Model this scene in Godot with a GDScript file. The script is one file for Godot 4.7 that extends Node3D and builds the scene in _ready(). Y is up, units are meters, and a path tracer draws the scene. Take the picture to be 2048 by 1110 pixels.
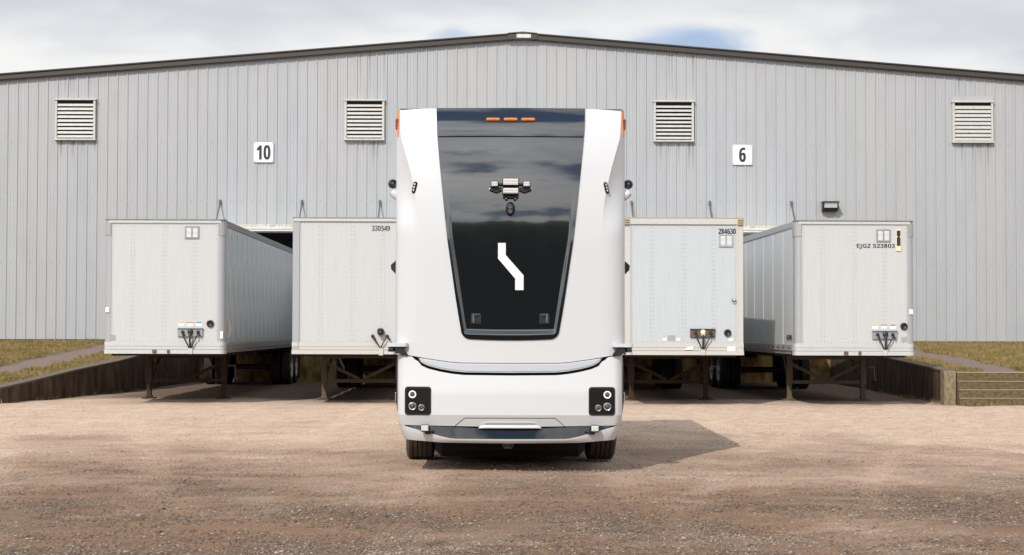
extends Node3D

const WALL := -52.7          # plane of the warehouse front
const ROOF_X := 0.31         # where the ridge stands
const SLOPE := 0.0815
const FLOOR := 1.29          # dock floor and grade at the warehouse

var M := {}
var used := {}
var rng := RandomNumberGenerator.new()

# ---------------------------------------------------------------- helpers
func lin(r: float, g: float, b: float, a := 1.0) -> Color:
	var c := Color(r, g, b).linear_to_srgb()
	c.a = a
	return c

func mat(name_: String, c: Color, rough := 0.6, metal := 0.0) -> StandardMaterial3D:
	var m := StandardMaterial3D.new()
	m.resource_name = name_
	m.albedo_color = c
	m.roughness = rough
	m.metallic = metal
	M[name_] = m
	return m

func noise(seed_: int, freq: float, oct := 4, gain := 0.5) -> FastNoiseLite:
	var n := FastNoiseLite.new()
	n.seed = seed_
	n.noise_type = FastNoiseLite.TYPE_SIMPLEX_SMOOTH
	n.frequency = freq
	n.fractal_type = FastNoiseLite.FRACTAL_FBM
	n.fractal_octaves = oct
	n.fractal_gain = gain
	return n

func noise_tex(seed_: int, freq: float, stops: Array, w := 512, h := 512, oct := 5, gain := 0.55) -> NoiseTexture2D:
	var t := NoiseTexture2D.new()
	t.width = w
	t.height = h
	t.seamless = true
	t.seamless_blend_skirt = 0.3
	t.noise = noise(seed_, freq, oct, gain)
	var g := Gradient.new()
	var offs := PackedFloat32Array()
	var cols := PackedColorArray()
	for s in stops:
		offs.append(s[0])
		cols.append(s[1])
	g.offsets = offs
	g.colors = cols
	t.color_ramp = g
	return t

func tri(m: StandardMaterial3D, t: Texture2D, scale_: Vector3, world := true) -> void:
	m.albedo_texture = t
	m.uv1_triplanar = true
	m.uv1_world_triplanar = world
	m.uv1_scale = scale_
	m.uv1_triplanar_sharpness = 4.0

func st_new() -> SurfaceTool:
	var st := SurfaceTool.new()
	st.begin(Mesh.PRIMITIVE_TRIANGLES)
	st.set_smooth_group(-1)
	return st

func quad(st: SurfaceTool, a: Vector3, b: Vector3, c: Vector3, d: Vector3) -> void:
	st.add_vertex(a); st.add_vertex(b); st.add_vertex(c)
	st.add_vertex(a); st.add_vertex(c); st.add_vertex(d)

func tri3(st: SurfaceTool, a: Vector3, b: Vector3, c: Vector3) -> void:
	st.add_vertex(a); st.add_vertex(b); st.add_vertex(c)

func obj(called: String, st: SurfaceTool, m: Material, parent: Node = self, label := "") -> MeshInstance3D:
	st.generate_normals()
	var o := MeshInstance3D.new()
	o.mesh = st.commit()
	return put(called, o, m, parent, label)

func put(called: String, o: MeshInstance3D, m: Material, parent: Node = self, label := "") -> MeshInstance3D:
	o.name = called
	o.material_override = m
	o.cast_shadow = GeometryInstance3D.SHADOW_CASTING_SETTING_ON
	if label:
		o.set_meta("label", label)
	parent.add_child(o, true)
	return o

func share(called: String, mesh: Mesh, m: Material, parent: Node, xf := Transform3D()) -> MeshInstance3D:
	var o := MeshInstance3D.new()
	o.mesh = mesh
	o.transform = xf
	return put(called, o, m, parent)

func bake(st: SurfaceTool) -> ArrayMesh:
	st.generate_normals()
	return st.commit()

func thing(called: String, label: String, category: String, where := Vector3.ZERO, turn := 0.0, group := "") -> Node3D:
	var o := Node3D.new()
	o.name = called
	add_child(o, true)
	o.position = where
	o.rotation.y = turn
	o.set_meta("label", label)
	o.set_meta("category", category)
	if group:
		o.set_meta("group", group)
	return o

func group_part(called: String, parent: Node, where := Vector3.ZERO) -> Node3D:
	var o := Node3D.new()
	o.name = called
	parent.add_child(o, true)
	o.position = where
	return o

func box(st: SurfaceTool, c: Vector3, s: Vector3, b := Basis(), bev := 0.0) -> void:
	var h := s * 0.5
	bev = minf(bev, 0.45 * minf(s.x, minf(s.y, s.z)))
	if bev <= 0.0:
		var p: Array[Vector3] = []
		for i in 8:
			p.append(c + b * Vector3(h.x * (1 if i & 1 else -1), h.y * (1 if i & 2 else -1), h.z * (1 if i & 4 else -1)))
		quad(st, p[4], p[6], p[7], p[5])
		quad(st, p[1], p[3], p[2], p[0])
		quad(st, p[5], p[7], p[3], p[1])
		quad(st, p[0], p[2], p[6], p[4])
		quad(st, p[6], p[2], p[3], p[7])
		quad(st, p[0], p[4], p[5], p[1])
		return
	# chamfered: three points per corner
	var at := func(sx: int, sy: int, sz: int, axis: int) -> Vector3:
		var v := Vector3(sx * (h.x - bev), sy * (h.y - bev), sz * (h.z - bev))
		if axis == 0: v.x = sx * h.x
		elif axis == 1: v.y = sy * h.y
		else: v.z = sz * h.z
		return c + b * v
	var emit := func(a: Vector3, bb: Vector3, cc: Vector3, d: Vector3) -> void:
		var n := (cc - a).cross(bb - a)
		if n.dot((a + cc) * 0.5 - c) < 0.0:
			quad(st, a, d, cc, bb)
		else:
			quad(st, a, bb, cc, d)
	for s1 in [-1, 1]:
		emit.call(at.call(s1, -1, -1, 0), at.call(s1, 1, -1, 0), at.call(s1, 1, 1, 0), at.call(s1, -1, 1, 0))
		emit.call(at.call(-1, s1, -1, 1), at.call(1, s1, -1, 1), at.call(1, s1, 1, 1), at.call(-1, s1, 1, 1))
		emit.call(at.call(-1, -1, s1, 2), at.call(1, -1, s1, 2), at.call(1, 1, s1, 2), at.call(-1, 1, s1, 2))
		for s2 in [-1, 1]:
			emit.call(at.call(s1, s2, -1, 0), at.call(s1, s2, 1, 0), at.call(s1, s2, 1, 1), at.call(s1, s2, -1, 1))
			emit.call(at.call(s1, -1, s2, 0), at.call(s1, 1, s2, 0), at.call(s1, 1, s2, 2), at.call(s1, -1, s2, 2))
			emit.call(at.call(-1, s1, s2, 1), at.call(1, s1, s2, 1), at.call(1, s1, s2, 2), at.call(-1, s1, s2, 2))
			for s3 in [-1, 1]:
				var a: Vector3 = at.call(s1, s2, s3, 0)
				var b1: Vector3 = at.call(s1, s2, s3, 1)
				var c1: Vector3 = at.call(s1, s2, s3, 2)
				if (c1 - a).cross(b1 - a).dot(a - c) < 0.0:
					tri3(st, a, c1, b1)
				else:
					tri3(st, a, b1, c1)

func bar(st: SurfaceTool, a: Vector3, b: Vector3, w: float, h: float, bev := 0.0) -> void:
	var z := (b - a).normalized()
	var up := Vector3.UP if absf(z.y) < 0.95 else Vector3.RIGHT
	var x := up.cross(z).normalized()
	box(st, (a + b) * 0.5, Vector3(w, h, a.distance_to(b)), Basis(x, z.cross(x), z), bev)

func tube(st: SurfaceTool, pts: Array, radii: Variant, n := 8, caps := true) -> void:
	st.set_smooth_group(0)
	var rings: Array = []
	var x := Vector3.ZERO
	for i in pts.size():
		var t: Vector3 = (pts[mini(i + 1, pts.size() - 1)] - pts[maxi(i - 1, 0)]).normalized()
		if x == Vector3.ZERO:
			x = t.cross(Vector3.UP if absf(t.y) < 0.9 else Vector3.RIGHT).normalized()
		x = (x - t * x.dot(t)).normalized()
		var y := t.cross(x)
		var r: float = radii[i] if radii is Array else radii
		var ring: Array[Vector3] = []
		for k in n:
			var a := TAU * k / n
			ring.append(pts[i] + (x * cos(a) + y * sin(a)) * r)
		rings.append(ring)
	for i in pts.size() - 1:
		for k in n:
			var k2 := (k + 1) % n
			quad(st, rings[i][k], rings[i + 1][k], rings[i + 1][k2], rings[i][k2])
	st.set_smooth_group(-1)
	if caps:
		for k in range(1, n - 1):
			tri3(st, rings[0][0], rings[0][k], rings[0][k + 1])
			var e: Array = rings[-1]
			tri3(st, e[0], e[k + 1], e[k])

# profile of (radius, along), turned round the local z axis of xf
func lathe(st: SurfaceTool, prof: Array, xf: Transform3D, n := 24, smooth := true) -> void:
	st.set_smooth_group(0 if smooth else -1)
	for i in prof.size() - 1:
		for k in n:
			var a := TAU * k / n
			var b := TAU * (k + 1) / n
			var p: Vector2 = prof[i]
			var q: Vector2 = prof[i + 1]
			var p0 := xf * Vector3(p.x * cos(a), p.x * sin(a), p.y)
			var p1 := xf * Vector3(p.x * cos(b), p.x * sin(b), p.y)
			var q0 := xf * Vector3(q.x * cos(a), q.x * sin(a), q.y)
			var q1 := xf * Vector3(q.x * cos(b), q.x * sin(b), q.y)
			if p.x < 1e-6:
				tri3(st, p0, q0, q1)
			elif q.x < 1e-6:
				tri3(st, p0, q0, p1)
			else:
				quad(st, p0, q0, q1, p1)
	st.set_smooth_group(-1)

# polygon in x, y carried from z0 to z1 of xf
func prism(st: SurfaceTool, poly: PackedVector2Array, z0: float, z1: float, xf := Transform3D()) -> void:
	if not Geometry2D.is_polygon_clockwise(poly):
		poly.reverse()
	var ids := Geometry2D.triangulate_polygon(poly)
	for i in range(0, ids.size(), 3):
		var a := poly[ids[i]]
		var b := poly[ids[i + 1]]
		var c := poly[ids[i + 2]]
		if (b - a).cross(c - a) > 0.0:
			var t := b
			b = c
			c = t
		tri3(st, xf * Vector3(a.x, a.y, z1), xf * Vector3(b.x, b.y, z1), xf * Vector3(c.x, c.y, z1))
		tri3(st, xf * Vector3(a.x, a.y, z0), xf * Vector3(c.x, c.y, z0), xf * Vector3(b.x, b.y, z0))
	for i in poly.size():
		var a := poly[i]
		var b := poly[(i + 1) % poly.size()]
		quad(st, xf * Vector3(a.x, a.y, z0), xf * Vector3(b.x, b.y, z0), xf * Vector3(b.x, b.y, z1), xf * Vector3(a.x, a.y, z1))

func upright() -> Transform3D:   # takes a polygon in (x, -z) and carries it upwards
	return Transform3D(Basis(Vector3(1, 0, 0), Vector3(0, 0, -1), Vector3(0, 1, 0)), Vector3.ZERO)

func round_rect(x0: float, y0: float, x1: float, y1: float, r: float, n := 4) -> PackedVector2Array:
	var p := PackedVector2Array()
	for q in [[x1 - r, y1 - r, 0], [x0 + r, y1 - r, 1], [x0 + r, y0 + r, 2], [x1 - r, y0 + r, 3]]:
		for i in n + 1:
			var a: float = (q[2] + float(i) / n) * PI / 2
			p.append(Vector2(q[0] + r * cos(a), q[1] + r * sin(a)))
	return p

# grid of f(u, v), u and v from 0 to 1, with edges turned back by `depth`
func patch(st: SurfaceTool, nu: int, nv: int, f: Callable, depth := 0.03, sg := 1) -> void:
	var p: Array = []
	for j in nv + 1:
		var row: Array[Vector3] = []
		for i in nu + 1:
			row.append(f.call(float(i) / nu, float(j) / nv))
		p.append(row)
	st.set_smooth_group(sg)
	for j in nv:
		for i in nu:
			quad(st, p[j][i], p[j + 1][i], p[j + 1][i + 1], p[j][i + 1])
	st.set_smooth_group(-1)
	if depth <= 0.0:
		return
	var back := Vector3(0, 0, -depth)
	for i in nu:
		quad(st, p[0][i] + back, p[0][i], p[0][i + 1], p[0][i + 1] + back)
		quad(st, p[nv][i], p[nv][i] + back, p[nv][i + 1] + back, p[nv][i + 1])
	for j in nv:
		quad(st, p[j][0] + back, p[j + 1][0] + back, p[j + 1][0], p[j][0])
		quad(st, p[j][nu], p[j + 1][nu], p[j + 1][nu] + back, p[j][nu] + back)

# polygon laid on the surface zf(x, y), lifted by `lift`
func plate(st: SurfaceTool, poly: PackedVector2Array, zf: Callable, lift: float, thick: float) -> void:
	if not Geometry2D.is_polygon_clockwise(poly):
		poly.reverse()
	var v: Array[Vector3] = []
	for p in poly:
		v.append(Vector3(p.x, p.y, zf.call(p.x, p.y) + lift))
	var ids := Geometry2D.triangulate_polygon(poly)
	for i in range(0, ids.size(), 3):
		var a := v[ids[i]]
		var b := v[ids[i + 1]]
		var c := v[ids[i + 2]]
		if (c - a).cross(b - a).z < 0.0:
			tri3(st, a, c, b)
		else:
			tri3(st, a, b, c)
	for i in v.size():
		var a := v[i]
		var b := v[(i + 1) % v.size()]
		quad(st, a + Vector3(0, 0, -thick), b + Vector3(0, 0, -thick), b, a)

func table(t: Array, x: float) -> float:
	if x <= t[0][0]:
		return t[0][1]
	for i in t.size() - 1:
		if x <= t[i + 1][0]:
			var k: float = (x - t[i][0]) / (t[i + 1][0] - t[i][0])
			return lerpf(t[i][1], t[i + 1][1], k)
	return t[-1][1]

func lettering(s: String, font_name: String, w: float, h: float, at: Vector3, parent: Node, m: Material, called := "lettering", turn := Basis(), bold := 0, fat := 0.0) -> MeshInstance3D:
	var t := TextMesh.new()
	var fnt := SystemFont.new()
	fnt.font_names = PackedStringArray([font_name])
	fnt.font_weight = 700 if bold else 400
	t.font = fnt
	t.text = s
	t.font_size = 64
	t.pixel_size = 0.01
	t.depth = 0.05
	t.curve_step = 2.0
	var b := t.get_aabb()
	var o := MeshInstance3D.new()
	o.mesh = t
	if fat > 0.0:   # a heavier weight: the outline drawn again to either side
		var st := SurfaceTool.new()
		for q in 3:
			st.append_from(t, 0, Transform3D(Basis(), Vector3((q - 1) * fat * b.size.y, 0, (q % 2) * 0.01)))
		o.mesh = st.commit()
		b = o.mesh.get_aabb()
	var sc := Vector3(w / b.size.x, h / b.size.y, 0.08)
	o.transform = Transform3D(turn * Basis.from_scale(sc), at - turn * (sc * (b.position + b.size * 0.5)))
	return put(called, o, m, parent)

func smooth(a: float, b: float, x: float) -> float:
	var t := clampf((x - a) / (b - a), 0.0, 1.0)
	return t * t * (3.0 - 2.0 * t)

# ---------------------------------------------------------------- scene
func _ready() -> void:
	rng.seed = 7
	# camera, sky, sun, exposure
	var cam := Camera3D.new()
	cam.name = "camera"
	cam.position = Vector3(0, 1.62, 0)
	cam.rotation = Vector3(0.03111, 0, 0.0025)
	cam.fov = 18.685
	cam.near = 0.1
	cam.far = 3000.0
	add_child(cam)
	cam.current = true
	var env := Environment.new()
	env.background_mode = Environment.BG_SKY
	env.sky = Sky.new()
	env.sky.sky_material = make_sky()
	env.tonemap_mode = Environment.TONE_MAPPER_LINEAR
	env.tonemap_exposure = 0.86
	env.sdfgi_enabled = true
	env.ssao_enabled = true
	env.ssil_enabled = true
	var we := WorldEnvironment.new()
	we.name = "world_environment"
	we.environment = env
	add_child(we)
	var sun := DirectionalLight3D.new()
	sun.name = "sun"
	sun.light_energy = 1.42
	sun.light_color = Color(1.0, 0.978, 0.945)
	sun.light_angular_distance = 0.5
	sun.shadow_enabled = true
	add_child(sun)
	sun.look_at_from_position(Vector3(0, 50, 0), Vector3(0, 50, 0) + Vector3(0.47, -1.0, -1.05))
	materials()
	make_ground()
	make_hills()
	make_warehouse()
	make_banks()
	make_trailers()
	make_truck()
	make_signs_and_lamp()
	make_gravel()
	make_grass()

func sky_color(x: float, y: float, z: float, n1: FastNoiseLite, n2: FastNoiseLite) -> Color:
	var k := 1.0 / (y + 0.16)
	var d := n1.get_noise_3d(x * k, z * k, 0.0)
	var d2 := n2.get_noise_3d(x * k + d * 0.5, z * k, 3.7)
	var d3 := n1.get_noise_3d(x * k * 0.45 + 9.0, z * k * 0.9, 8.0)
	var blue := Color(0.60, 0.75, 0.94).lerp(Color(0.22, 0.40, 0.74), pow(maxf(y, 0.0), 0.7))
	var cover := smooth(-0.34, -0.04, d + 0.30 * d2)
	var thick := smooth(-0.22, 0.42, d3 + 0.45 * d + 0.30 * d2)
	# clouds are brighter towards the sun
	var near := maxf(0.0, Vector3(x, y, z).dot(Vector3(-0.308, 0.656, 0.689)))
	var lit := 1.0 + 2.0 * near * near * near
	return blue.lerp(Color(1.08, 1.08, 1.07).lerp(Color(0.76, 0.79, 0.85) * (0.85 + 0.15 / lit), thick) * lit, cover)

func make_sky() -> PanoramaSkyMaterial:
	var n1 := noise(13, 0.75, 5, 0.52)
	var n2 := noise(67, 2.2, 5, 0.55)
	var im := Image.create_empty(1024, 512, false, Image.FORMAT_RGBF)
	im.fill(Color(0.34, 0.28, 0.24))
	for big in 2:   # the whole sky, then the band below 28 degrees again at four times the detail, all round
		var w := 1024 if big == 0 else 4096
		var h := w / 2
		if big == 1:
			im.resize(w, h, Image.INTERPOLATE_CUBIC)
		for j in range(0 if big == 0 else int(h * 62.0 / 180.0), h / 2):
			var e := PI / 2 - (j + 0.5) / h * PI
			var se := sin(e)
			var ce := cos(e)
			for i in w:
				var a := (i + 0.5) / w * TAU   # column 0 looks along -z
				im.set_pixel(i, j, sky_color(sin(a) * ce, se, -cos(a) * ce, n1, n2))
	var m := PanoramaSkyMaterial.new()
	m.panorama = ImageTexture.create_from_image(im)
	return m

func materials() -> void:
	var grime := noise_tex(3, 0.012, [[0.0, Color(0.86, 0.85, 0.83)], [0.45, Color(0.96, 0.96, 0.955)], [1.0, Color(1, 1, 1)]])
	var streak := noise_tex(11, 0.02, [[0.0, Color(0.965, 0.963, 0.957)], [0.5, Color(0.985, 0.985, 0.985)], [1.0, Color(1, 1, 1)]])
	var m := mat("truck_white", lin(0.545, 0.555, 0.565), 0.3)
	m.clearcoat_enabled = true
	m.clearcoat = 0.5
	m.clearcoat_roughness = 0.08
	m = mat("black_gloss", lin(0.006, 0.007, 0.009), 0.05)
	m.metallic_specular = 0.71
	m.clearcoat_enabled = true
	m.clearcoat = 1.0
	m.clearcoat_roughness = 0.02
	m = m.duplicate()
	m.metallic_specular = 0.45
	m.clearcoat = 0.7
	M["grille_gloss"] = m
	mat("black_plastic", lin(0.012, 0.012, 0.013), 0.38)
	mat("lamp_cover", lin(0.008, 0.007, 0.007), 0.18)
	mat("dark", lin(0.01, 0.01, 0.011), 0.8)
	mat("under", lin(0.03, 0.026, 0.022), 0.9)
	mat("rubber", lin(0.022, 0.02, 0.018), 0.85)
	mat("tread", lin(0.07, 0.052, 0.038), 0.92)
	mat("chrome", lin(0.75, 0.76, 0.78), 0.15, 1.0)
	mat("light_bar", lin(0.50, 0.54, 0.58), 0.35, 0.25)
	mat("paint_white", lin(0.68, 0.69, 0.69), 0.5)
	mat("print_black", lin(0.015, 0.015, 0.016), 0.6)
	mat("amber", lin(0.62, 0.16, 0.015), 0.3)
	mat("amber_pale", lin(0.66, 0.24, 0.095), 0.4)
	mat("amber_dark", lin(0.16, 0.035, 0.012), 0.3)
	mat("lamp_lens", lin(0.55, 0.55, 0.53), 0.25)
	mat("lamp_ring", lin(0.85, 0.83, 0.78), 0.35)
	m = mat("lens_glass", lin(0.05, 0.05, 0.055), 0.04)
	m.metallic_specular = 0.8
	# trailers
	m = mat("trailer_white", lin(0.47, 0.485, 0.485), 0.45)
	tri(m, streak, Vector3(1.6, 0.09, 1.6))
	m = mat("trailer_cool", lin(0.445, 0.485, 0.505), 0.5)
	tri(m, streak, Vector3(1.3, 0.1, 1.3))
	m = mat("trailer_side", lin(0.56, 0.58, 0.59), 0.22)
	tri(m, streak, Vector3(1.3, 0.06, 1.3))
	m = mat("trailer_side_dull", lin(0.52, 0.57, 0.62), 0.24)  # bluish tint in the base colour stands in for mirrored sky
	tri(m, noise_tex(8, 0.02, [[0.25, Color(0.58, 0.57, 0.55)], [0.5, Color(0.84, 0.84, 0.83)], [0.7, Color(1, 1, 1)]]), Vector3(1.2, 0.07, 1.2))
	m = mat("aluminium", lin(0.37, 0.38, 0.40), 0.40, 0.25)
	tri(m, streak, Vector3(3, 0.3, 3))
	m = mat("aluminium_dark", lin(0.20, 0.195, 0.19), 0.5, 0.2)
	tri(m, grime, Vector3(1, 1, 1))
	m = mat("rail_pale", lin(0.46, 0.48, 0.47), 0.5)
	tri(m, streak, Vector3(0.6, 1.5, 0.6))
	m = mat("rail_cream", lin(0.485, 0.475, 0.445), 0.6)
	tri(m, streak, Vector3(0.6, 1.5, 0.6))
	mat("corner_grey", lin(0.33, 0.33, 0.335), 0.45, 0.2)
	mat("rail_bottom_side", lin(0.22, 0.215, 0.21), 0.6)
	mat("rivet", lin(0.26, 0.26, 0.26), 0.5)
	m = mat("rust", lin(0.065, 0.042, 0.026), 0.9)
	tri(m, noise_tex(14, 0.05, [[0.0, Color(0.4, 0.38, 0.36)], [0.6, Color(0.9, 0.8, 0.7)], [1.0, Color(1, 1, 1)]], 256, 256), Vector3(2, 2, 2))
	m = mat("gear_steel", lin(0.15, 0.13, 0.10), 0.8)
	tri(m, noise_tex(15, 0.05, [[0.0, Color(0.45, 0.38, 0.3)], [0.6, Color(0.95, 0.9, 0.85)], [1.0, Color(1, 1, 1)]], 256, 256), Vector3(2, 2, 2))
	mat("box_grey", lin(0.26, 0.28, 0.29), 0.5, 0.2)
	mat("corner_bracket", lin(0.36, 0.27, 0.15), 0.8)
	mat("rim", lin(0.52, 0.51, 0.48), 0.5)
	mat("cream", lin(0.66, 0.58, 0.44), 0.6)
	mat("sticker_yellow", lin(0.60, 0.46, 0.08), 0.6)
	mat("sticker_red", lin(0.55, 0.20, 0.12), 0.6)
	mat("sticker_blue", lin(0.08, 0.16, 0.42), 0.6)
	mat("sticker_grey", lin(0.30, 0.30, 0.30), 0.6)
	mat("hose", lin(0.02, 0.02, 0.022), 0.5)
	# warehouse
	m = mat("wall_metal", lin(0.372, 0.379, 0.387), 0.45)
	tri(m, noise_tex(30, 0.010, [[0.0, Color(0.955, 0.955, 0.955)], [0.5, Color(0.985, 0.985, 0.985)], [1.0, Color(1, 1, 1)]]), Vector3(0.25, 0.06, 0.25))
	for v in 3:
		var m2: StandardMaterial3D = m.duplicate()
		m2.albedo_color = [lin(0.362, 0.371, 0.38), lin(0.378, 0.382, 0.386), lin(0.366, 0.376, 0.388)][v]
		m2.uv1_offset = Vector3(v * 0.37, v * 0.21, 0)
		M["wall_metal_%d" % v] = m2
	m = mat("bronze_trim", lin(0.040, 0.034, 0.027), 0.5)
	mat("roof_metal", lin(0.35, 0.36, 0.37), 0.4)
	m = mat("vent_frame", lin(0.52, 0.51, 0.465), 0.6)
	tri(m, grime, Vector3(1.2, 1.2, 1.2))
	m = mat("vent_slat", lin(0.46, 0.46, 0.435), 0.55)
	tri(m, grime, Vector3(0.8, 2.0, 0.8))
	m = mat("hood_white", lin(0.60, 0.61, 0.60), 0.5)
	tri(m, grime, Vector3(0.8, 0.8, 0.8))
	m = mat("sill_cream", lin(0.52, 0.51, 0.47), 0.6)
	tri(m, noise_tex(33, 0.02, [[0.0, Color(0.80, 0.75, 0.66)], [0.5, Color(0.95, 0.94, 0.91)], [1.0, Color(1, 1, 1)]]), Vector3(0.8, 0.3, 0.8))
	mat("steel_dark", lin(0.12, 0.13, 0.14), 0.5, 0.5)
	m = mat("dock_concrete", lin(0.34, 0.29, 0.20), 0.9)
	tri(m, noise_tex(34, 0.012, [[0.0, Color(0.35, 0.27, 0.15)], [0.5, Color(0.8, 0.68, 0.42)], [1.0, Color(1, 0.95, 0.85)]]), Vector3(0.35, 0.2, 0.35))
	m = mat("concrete_stained", lin(0.17, 0.135, 0.10), 0.92)
	tri(m, noise_tex(36, 0.016, [[0.0, Color(0.30, 0.22, 0.15)], [0.35, Color(0.62, 0.44, 0.26)], [0.55, Color(0.66, 0.60, 0.54)], [1.0, Color(1, 0.93, 0.84)]]), Vector3(0.28, 0.09, 0.28))
	m = mat("concrete_cap", lin(0.125, 0.10, 0.078), 0.92)
	tri(m, grime, Vector3(1.2, 1.2, 1.2))
	m = mat("concrete_post", lin(0.27, 0.23, 0.16), 0.92)
	tri(m, noise_tex(37, 0.03, [[0.0, Color(0.66, 0.6, 0.5)], [0.5, Color(0.88, 0.85, 0.78)], [1.0, Color(1, 1, 1)]]), Vector3(0.6, 0.35, 0.6))
	m = mat("timber_course", lin(0.165, 0.13, 0.082), 0.95)
	tri(m, noise_tex(38, 0.03, [[0.0, Color(0.62, 0.58, 0.5)], [0.45, Color(0.82, 0.78, 0.68)], [1.0, Color(1, 1, 0.94)]]), Vector3(0.5, 0.8, 0.5))
	m = mat("course_edge", lin(0.27, 0.225, 0.15), 0.95)
	tri(m, grime, Vector3(1.4, 1.4, 1.4))
	m = mat("path", lin(0.27, 0.205, 0.165), 0.95)
	tri(m, grime, Vector3(0.9, 0.9, 0.9))

func tracks(x: float, d: float) -> float:   # how deep in a wheel track
	var t := 0.0
	for q in [[-1.0, 0.035, 0.0], [1.15, -0.02, 0.0], [2.6, 0.24, 0.004], [4.4, 0.27, 0.004], [-4.2, -0.22, -0.006], [-6.1, -0.26, -0.006], [6.0, -0.34, 0.0], [8.0, -0.36, 0.0]]:
		var u := d - 20.0
		var e: float = x - (q[0] + q[1] * u + q[2] * u * u)
		t = maxf(t, exp(-e * e / 0.05))
	return t

func ground_mix(x: float, d: float, n1: FastNoiseLite, n2: FastNoiseLite, n3: FastNoiseLite) -> Vector2:   # (paleness, gravel)
	var a := n1.get_noise_2d(x, d * 1.1)
	var b := n2.get_noise_2d(x * 0.6, d * 1.5)
	var c := n3.get_noise_2d(x, d)
	var t := tracks(x, d) * smooth(0.6, -0.1, b)
	var pale := clampf(smooth(12.5, 31.0, d) * 1.2 - 0.02 + 0.46 * a + 0.22 * b + 0.30 * c + 0.22 * t * smooth(12.0, 19.0, d), 0.0, 1.0)
	var grav := smooth(-0.25, 0.60, n1.get_noise_2d(x * 1.3 + 40.0, d * 1.5) + 0.5 * c + 0.25 * b + (17.0 - d) * 0.028 - 0.35 * t)
	return Vector2(pale, grav)

func make_ground() -> void:
	var xs: Array[float] = [-400, -120, -60, -40]
	for i in 331:
		xs.append(-24.0 + 48.0 * i / 330.0)
	xs.append_array([40, 60, 120, 400])
	var ds: Array[float] = [-400, -150, -60, -20, 0, 6, 9]
	var d := 11.0
	while d < 56.0:
		ds.append(d)
		d += 0.05 + (d - 11.0) * 0.008
	ds.append_array([70, 120, 400])
	var n1 := noise(101, 0.22, 4)
	var n2 := noise(102, 0.35, 4)
	var n3 := noise(103, 1.4, 4)
	var hn := noise(104, 0.35, 3)
	var hf := noise(105, 2.6, 4, 0.6)
	var st := SurfaceTool.new()
	st.begin(Mesh.PRIMITIVE_TRIANGLES)
	st.set_smooth_group(0)
	var pale := Color(0.61, 0.465, 0.36)
	var brown := Color(0.255, 0.162, 0.108)
	var grey := Color(0.185, 0.132, 0.098)
	for dd in ds:
		for x in xs:
			var inside := smooth(26, 18, absf(x)) * smooth(9.5, 12.0, dd) * smooth(56, 50, dd)
			var g := ground_mix(x, dd, n1, n2, n3)
			var c := brown.lerp(pale, g.x).lerp(grey, g.y * 0.5 * (1.0 - 0.6 * g.x))
			# oily dirt where the trailers stand, colour darkened further to deepen their shade
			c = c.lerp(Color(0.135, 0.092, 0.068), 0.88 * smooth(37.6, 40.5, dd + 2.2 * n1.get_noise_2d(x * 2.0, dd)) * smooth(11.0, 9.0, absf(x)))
			c = c * (1.0 + 0.26 * n3.get_noise_2d(x * 3.0, dd * 3.0))
			c.a = 1.0
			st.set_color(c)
			var y := inside * (-0.012 * tracks(x, dd) + 0.022 * hn.get_noise_2d(x, dd * 1.5) + 0.02 * hf.get_noise_2d(x, dd) * (0.35 + g.y))
			st.add_vertex(Vector3(x, y - 0.004, -dd))
	var w := xs.size()
	for j in ds.size() - 1:
		for i in w - 1:
			var a := j * w + i
			# rows run away from the camera
			st.add_index(a); st.add_index(a + w); st.add_index(a + w + 1)
			st.add_index(a); st.add_index(a + w + 1); st.add_index(a + 1)
	st.generate_normals()
	var m := mat("ground", Color.WHITE, 0.95)
	m.vertex_color_use_as_albedo = true
	m.metallic_specular = 0.25
	tri(m, noise_tex(40, 0.045, [[0.0, Color(0.50, 0.47, 0.45)], [0.3, Color(0.80, 0.785, 0.77)], [0.5, Color(0.94, 0.935, 0.93)], [1.0, Color(1, 1, 1)]], 1024, 1024, 6, 0.72), Vector3(0.45, 0.45, 0.45))
	m.heightmap_enabled = true
	m.heightmap_texture = noise_tex(41, 0.06, [[0.0, Color.BLACK], [1.0, Color.WHITE]], 1024, 1024, 6, 0.62)
	m.heightmap_scale = 1.6
	var o := MeshInstance3D.new()
	o.mesh = st.commit()
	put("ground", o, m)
	o.set_meta("kind", "structure")

func make_hills() -> void:   # wooded rise behind the camera, closing the view the black panel mirrors
	var st := SurfaceTool.new()
	st.begin(Mesh.PRIMITIVE_TRIANGLES)
	st.set_smooth_group(0)
	var n := noise(77, 0.03, 5, 0.55)
	var rows := 10
	var cols := 260
	for j in rows + 1:
		for i in cols + 1:
			var a := lerpf(0.02, PI - 0.02, float(i) / cols)
			var r := 120.0 + 30.0 * j / rows
			var top := 17.0 + 1.6 * n.get_noise_2d(cos(a) * 130.0, sin(a) * 130.0)
			var y := -0.5 + top * pow(sin(minf(1.0, float(j) / rows * 1.05) * PI / 2), 0.7) + 1.2 * n.get_noise_2d(i * 7.0, j * 9.0)
			st.add_vertex(Vector3(cos(a) * r, maxf(-0.5, y) if j > 0 else -0.5, sin(a) * r))
	for j in rows:
		for i in cols:
			var p := j * (cols + 1) + i
			st.add_index(p); st.add_index(p + cols + 1); st.add_index(p + cols + 2)
			st.add_index(p); st.add_index(p + cols + 2); st.add_index(p + 1)
	st.generate_normals()
	var m := mat("woods", lin(0.035, 0.042, 0.022), 0.95)
	var o := MeshInstance3D.new()
	o.mesh = st.commit()
	put("hills", o, m)
	o.set_meta("kind", "structure")

func roof_y(x: float) -> float:
	return 10.86 - SLOPE * absf(x - ROOF_X)

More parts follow.
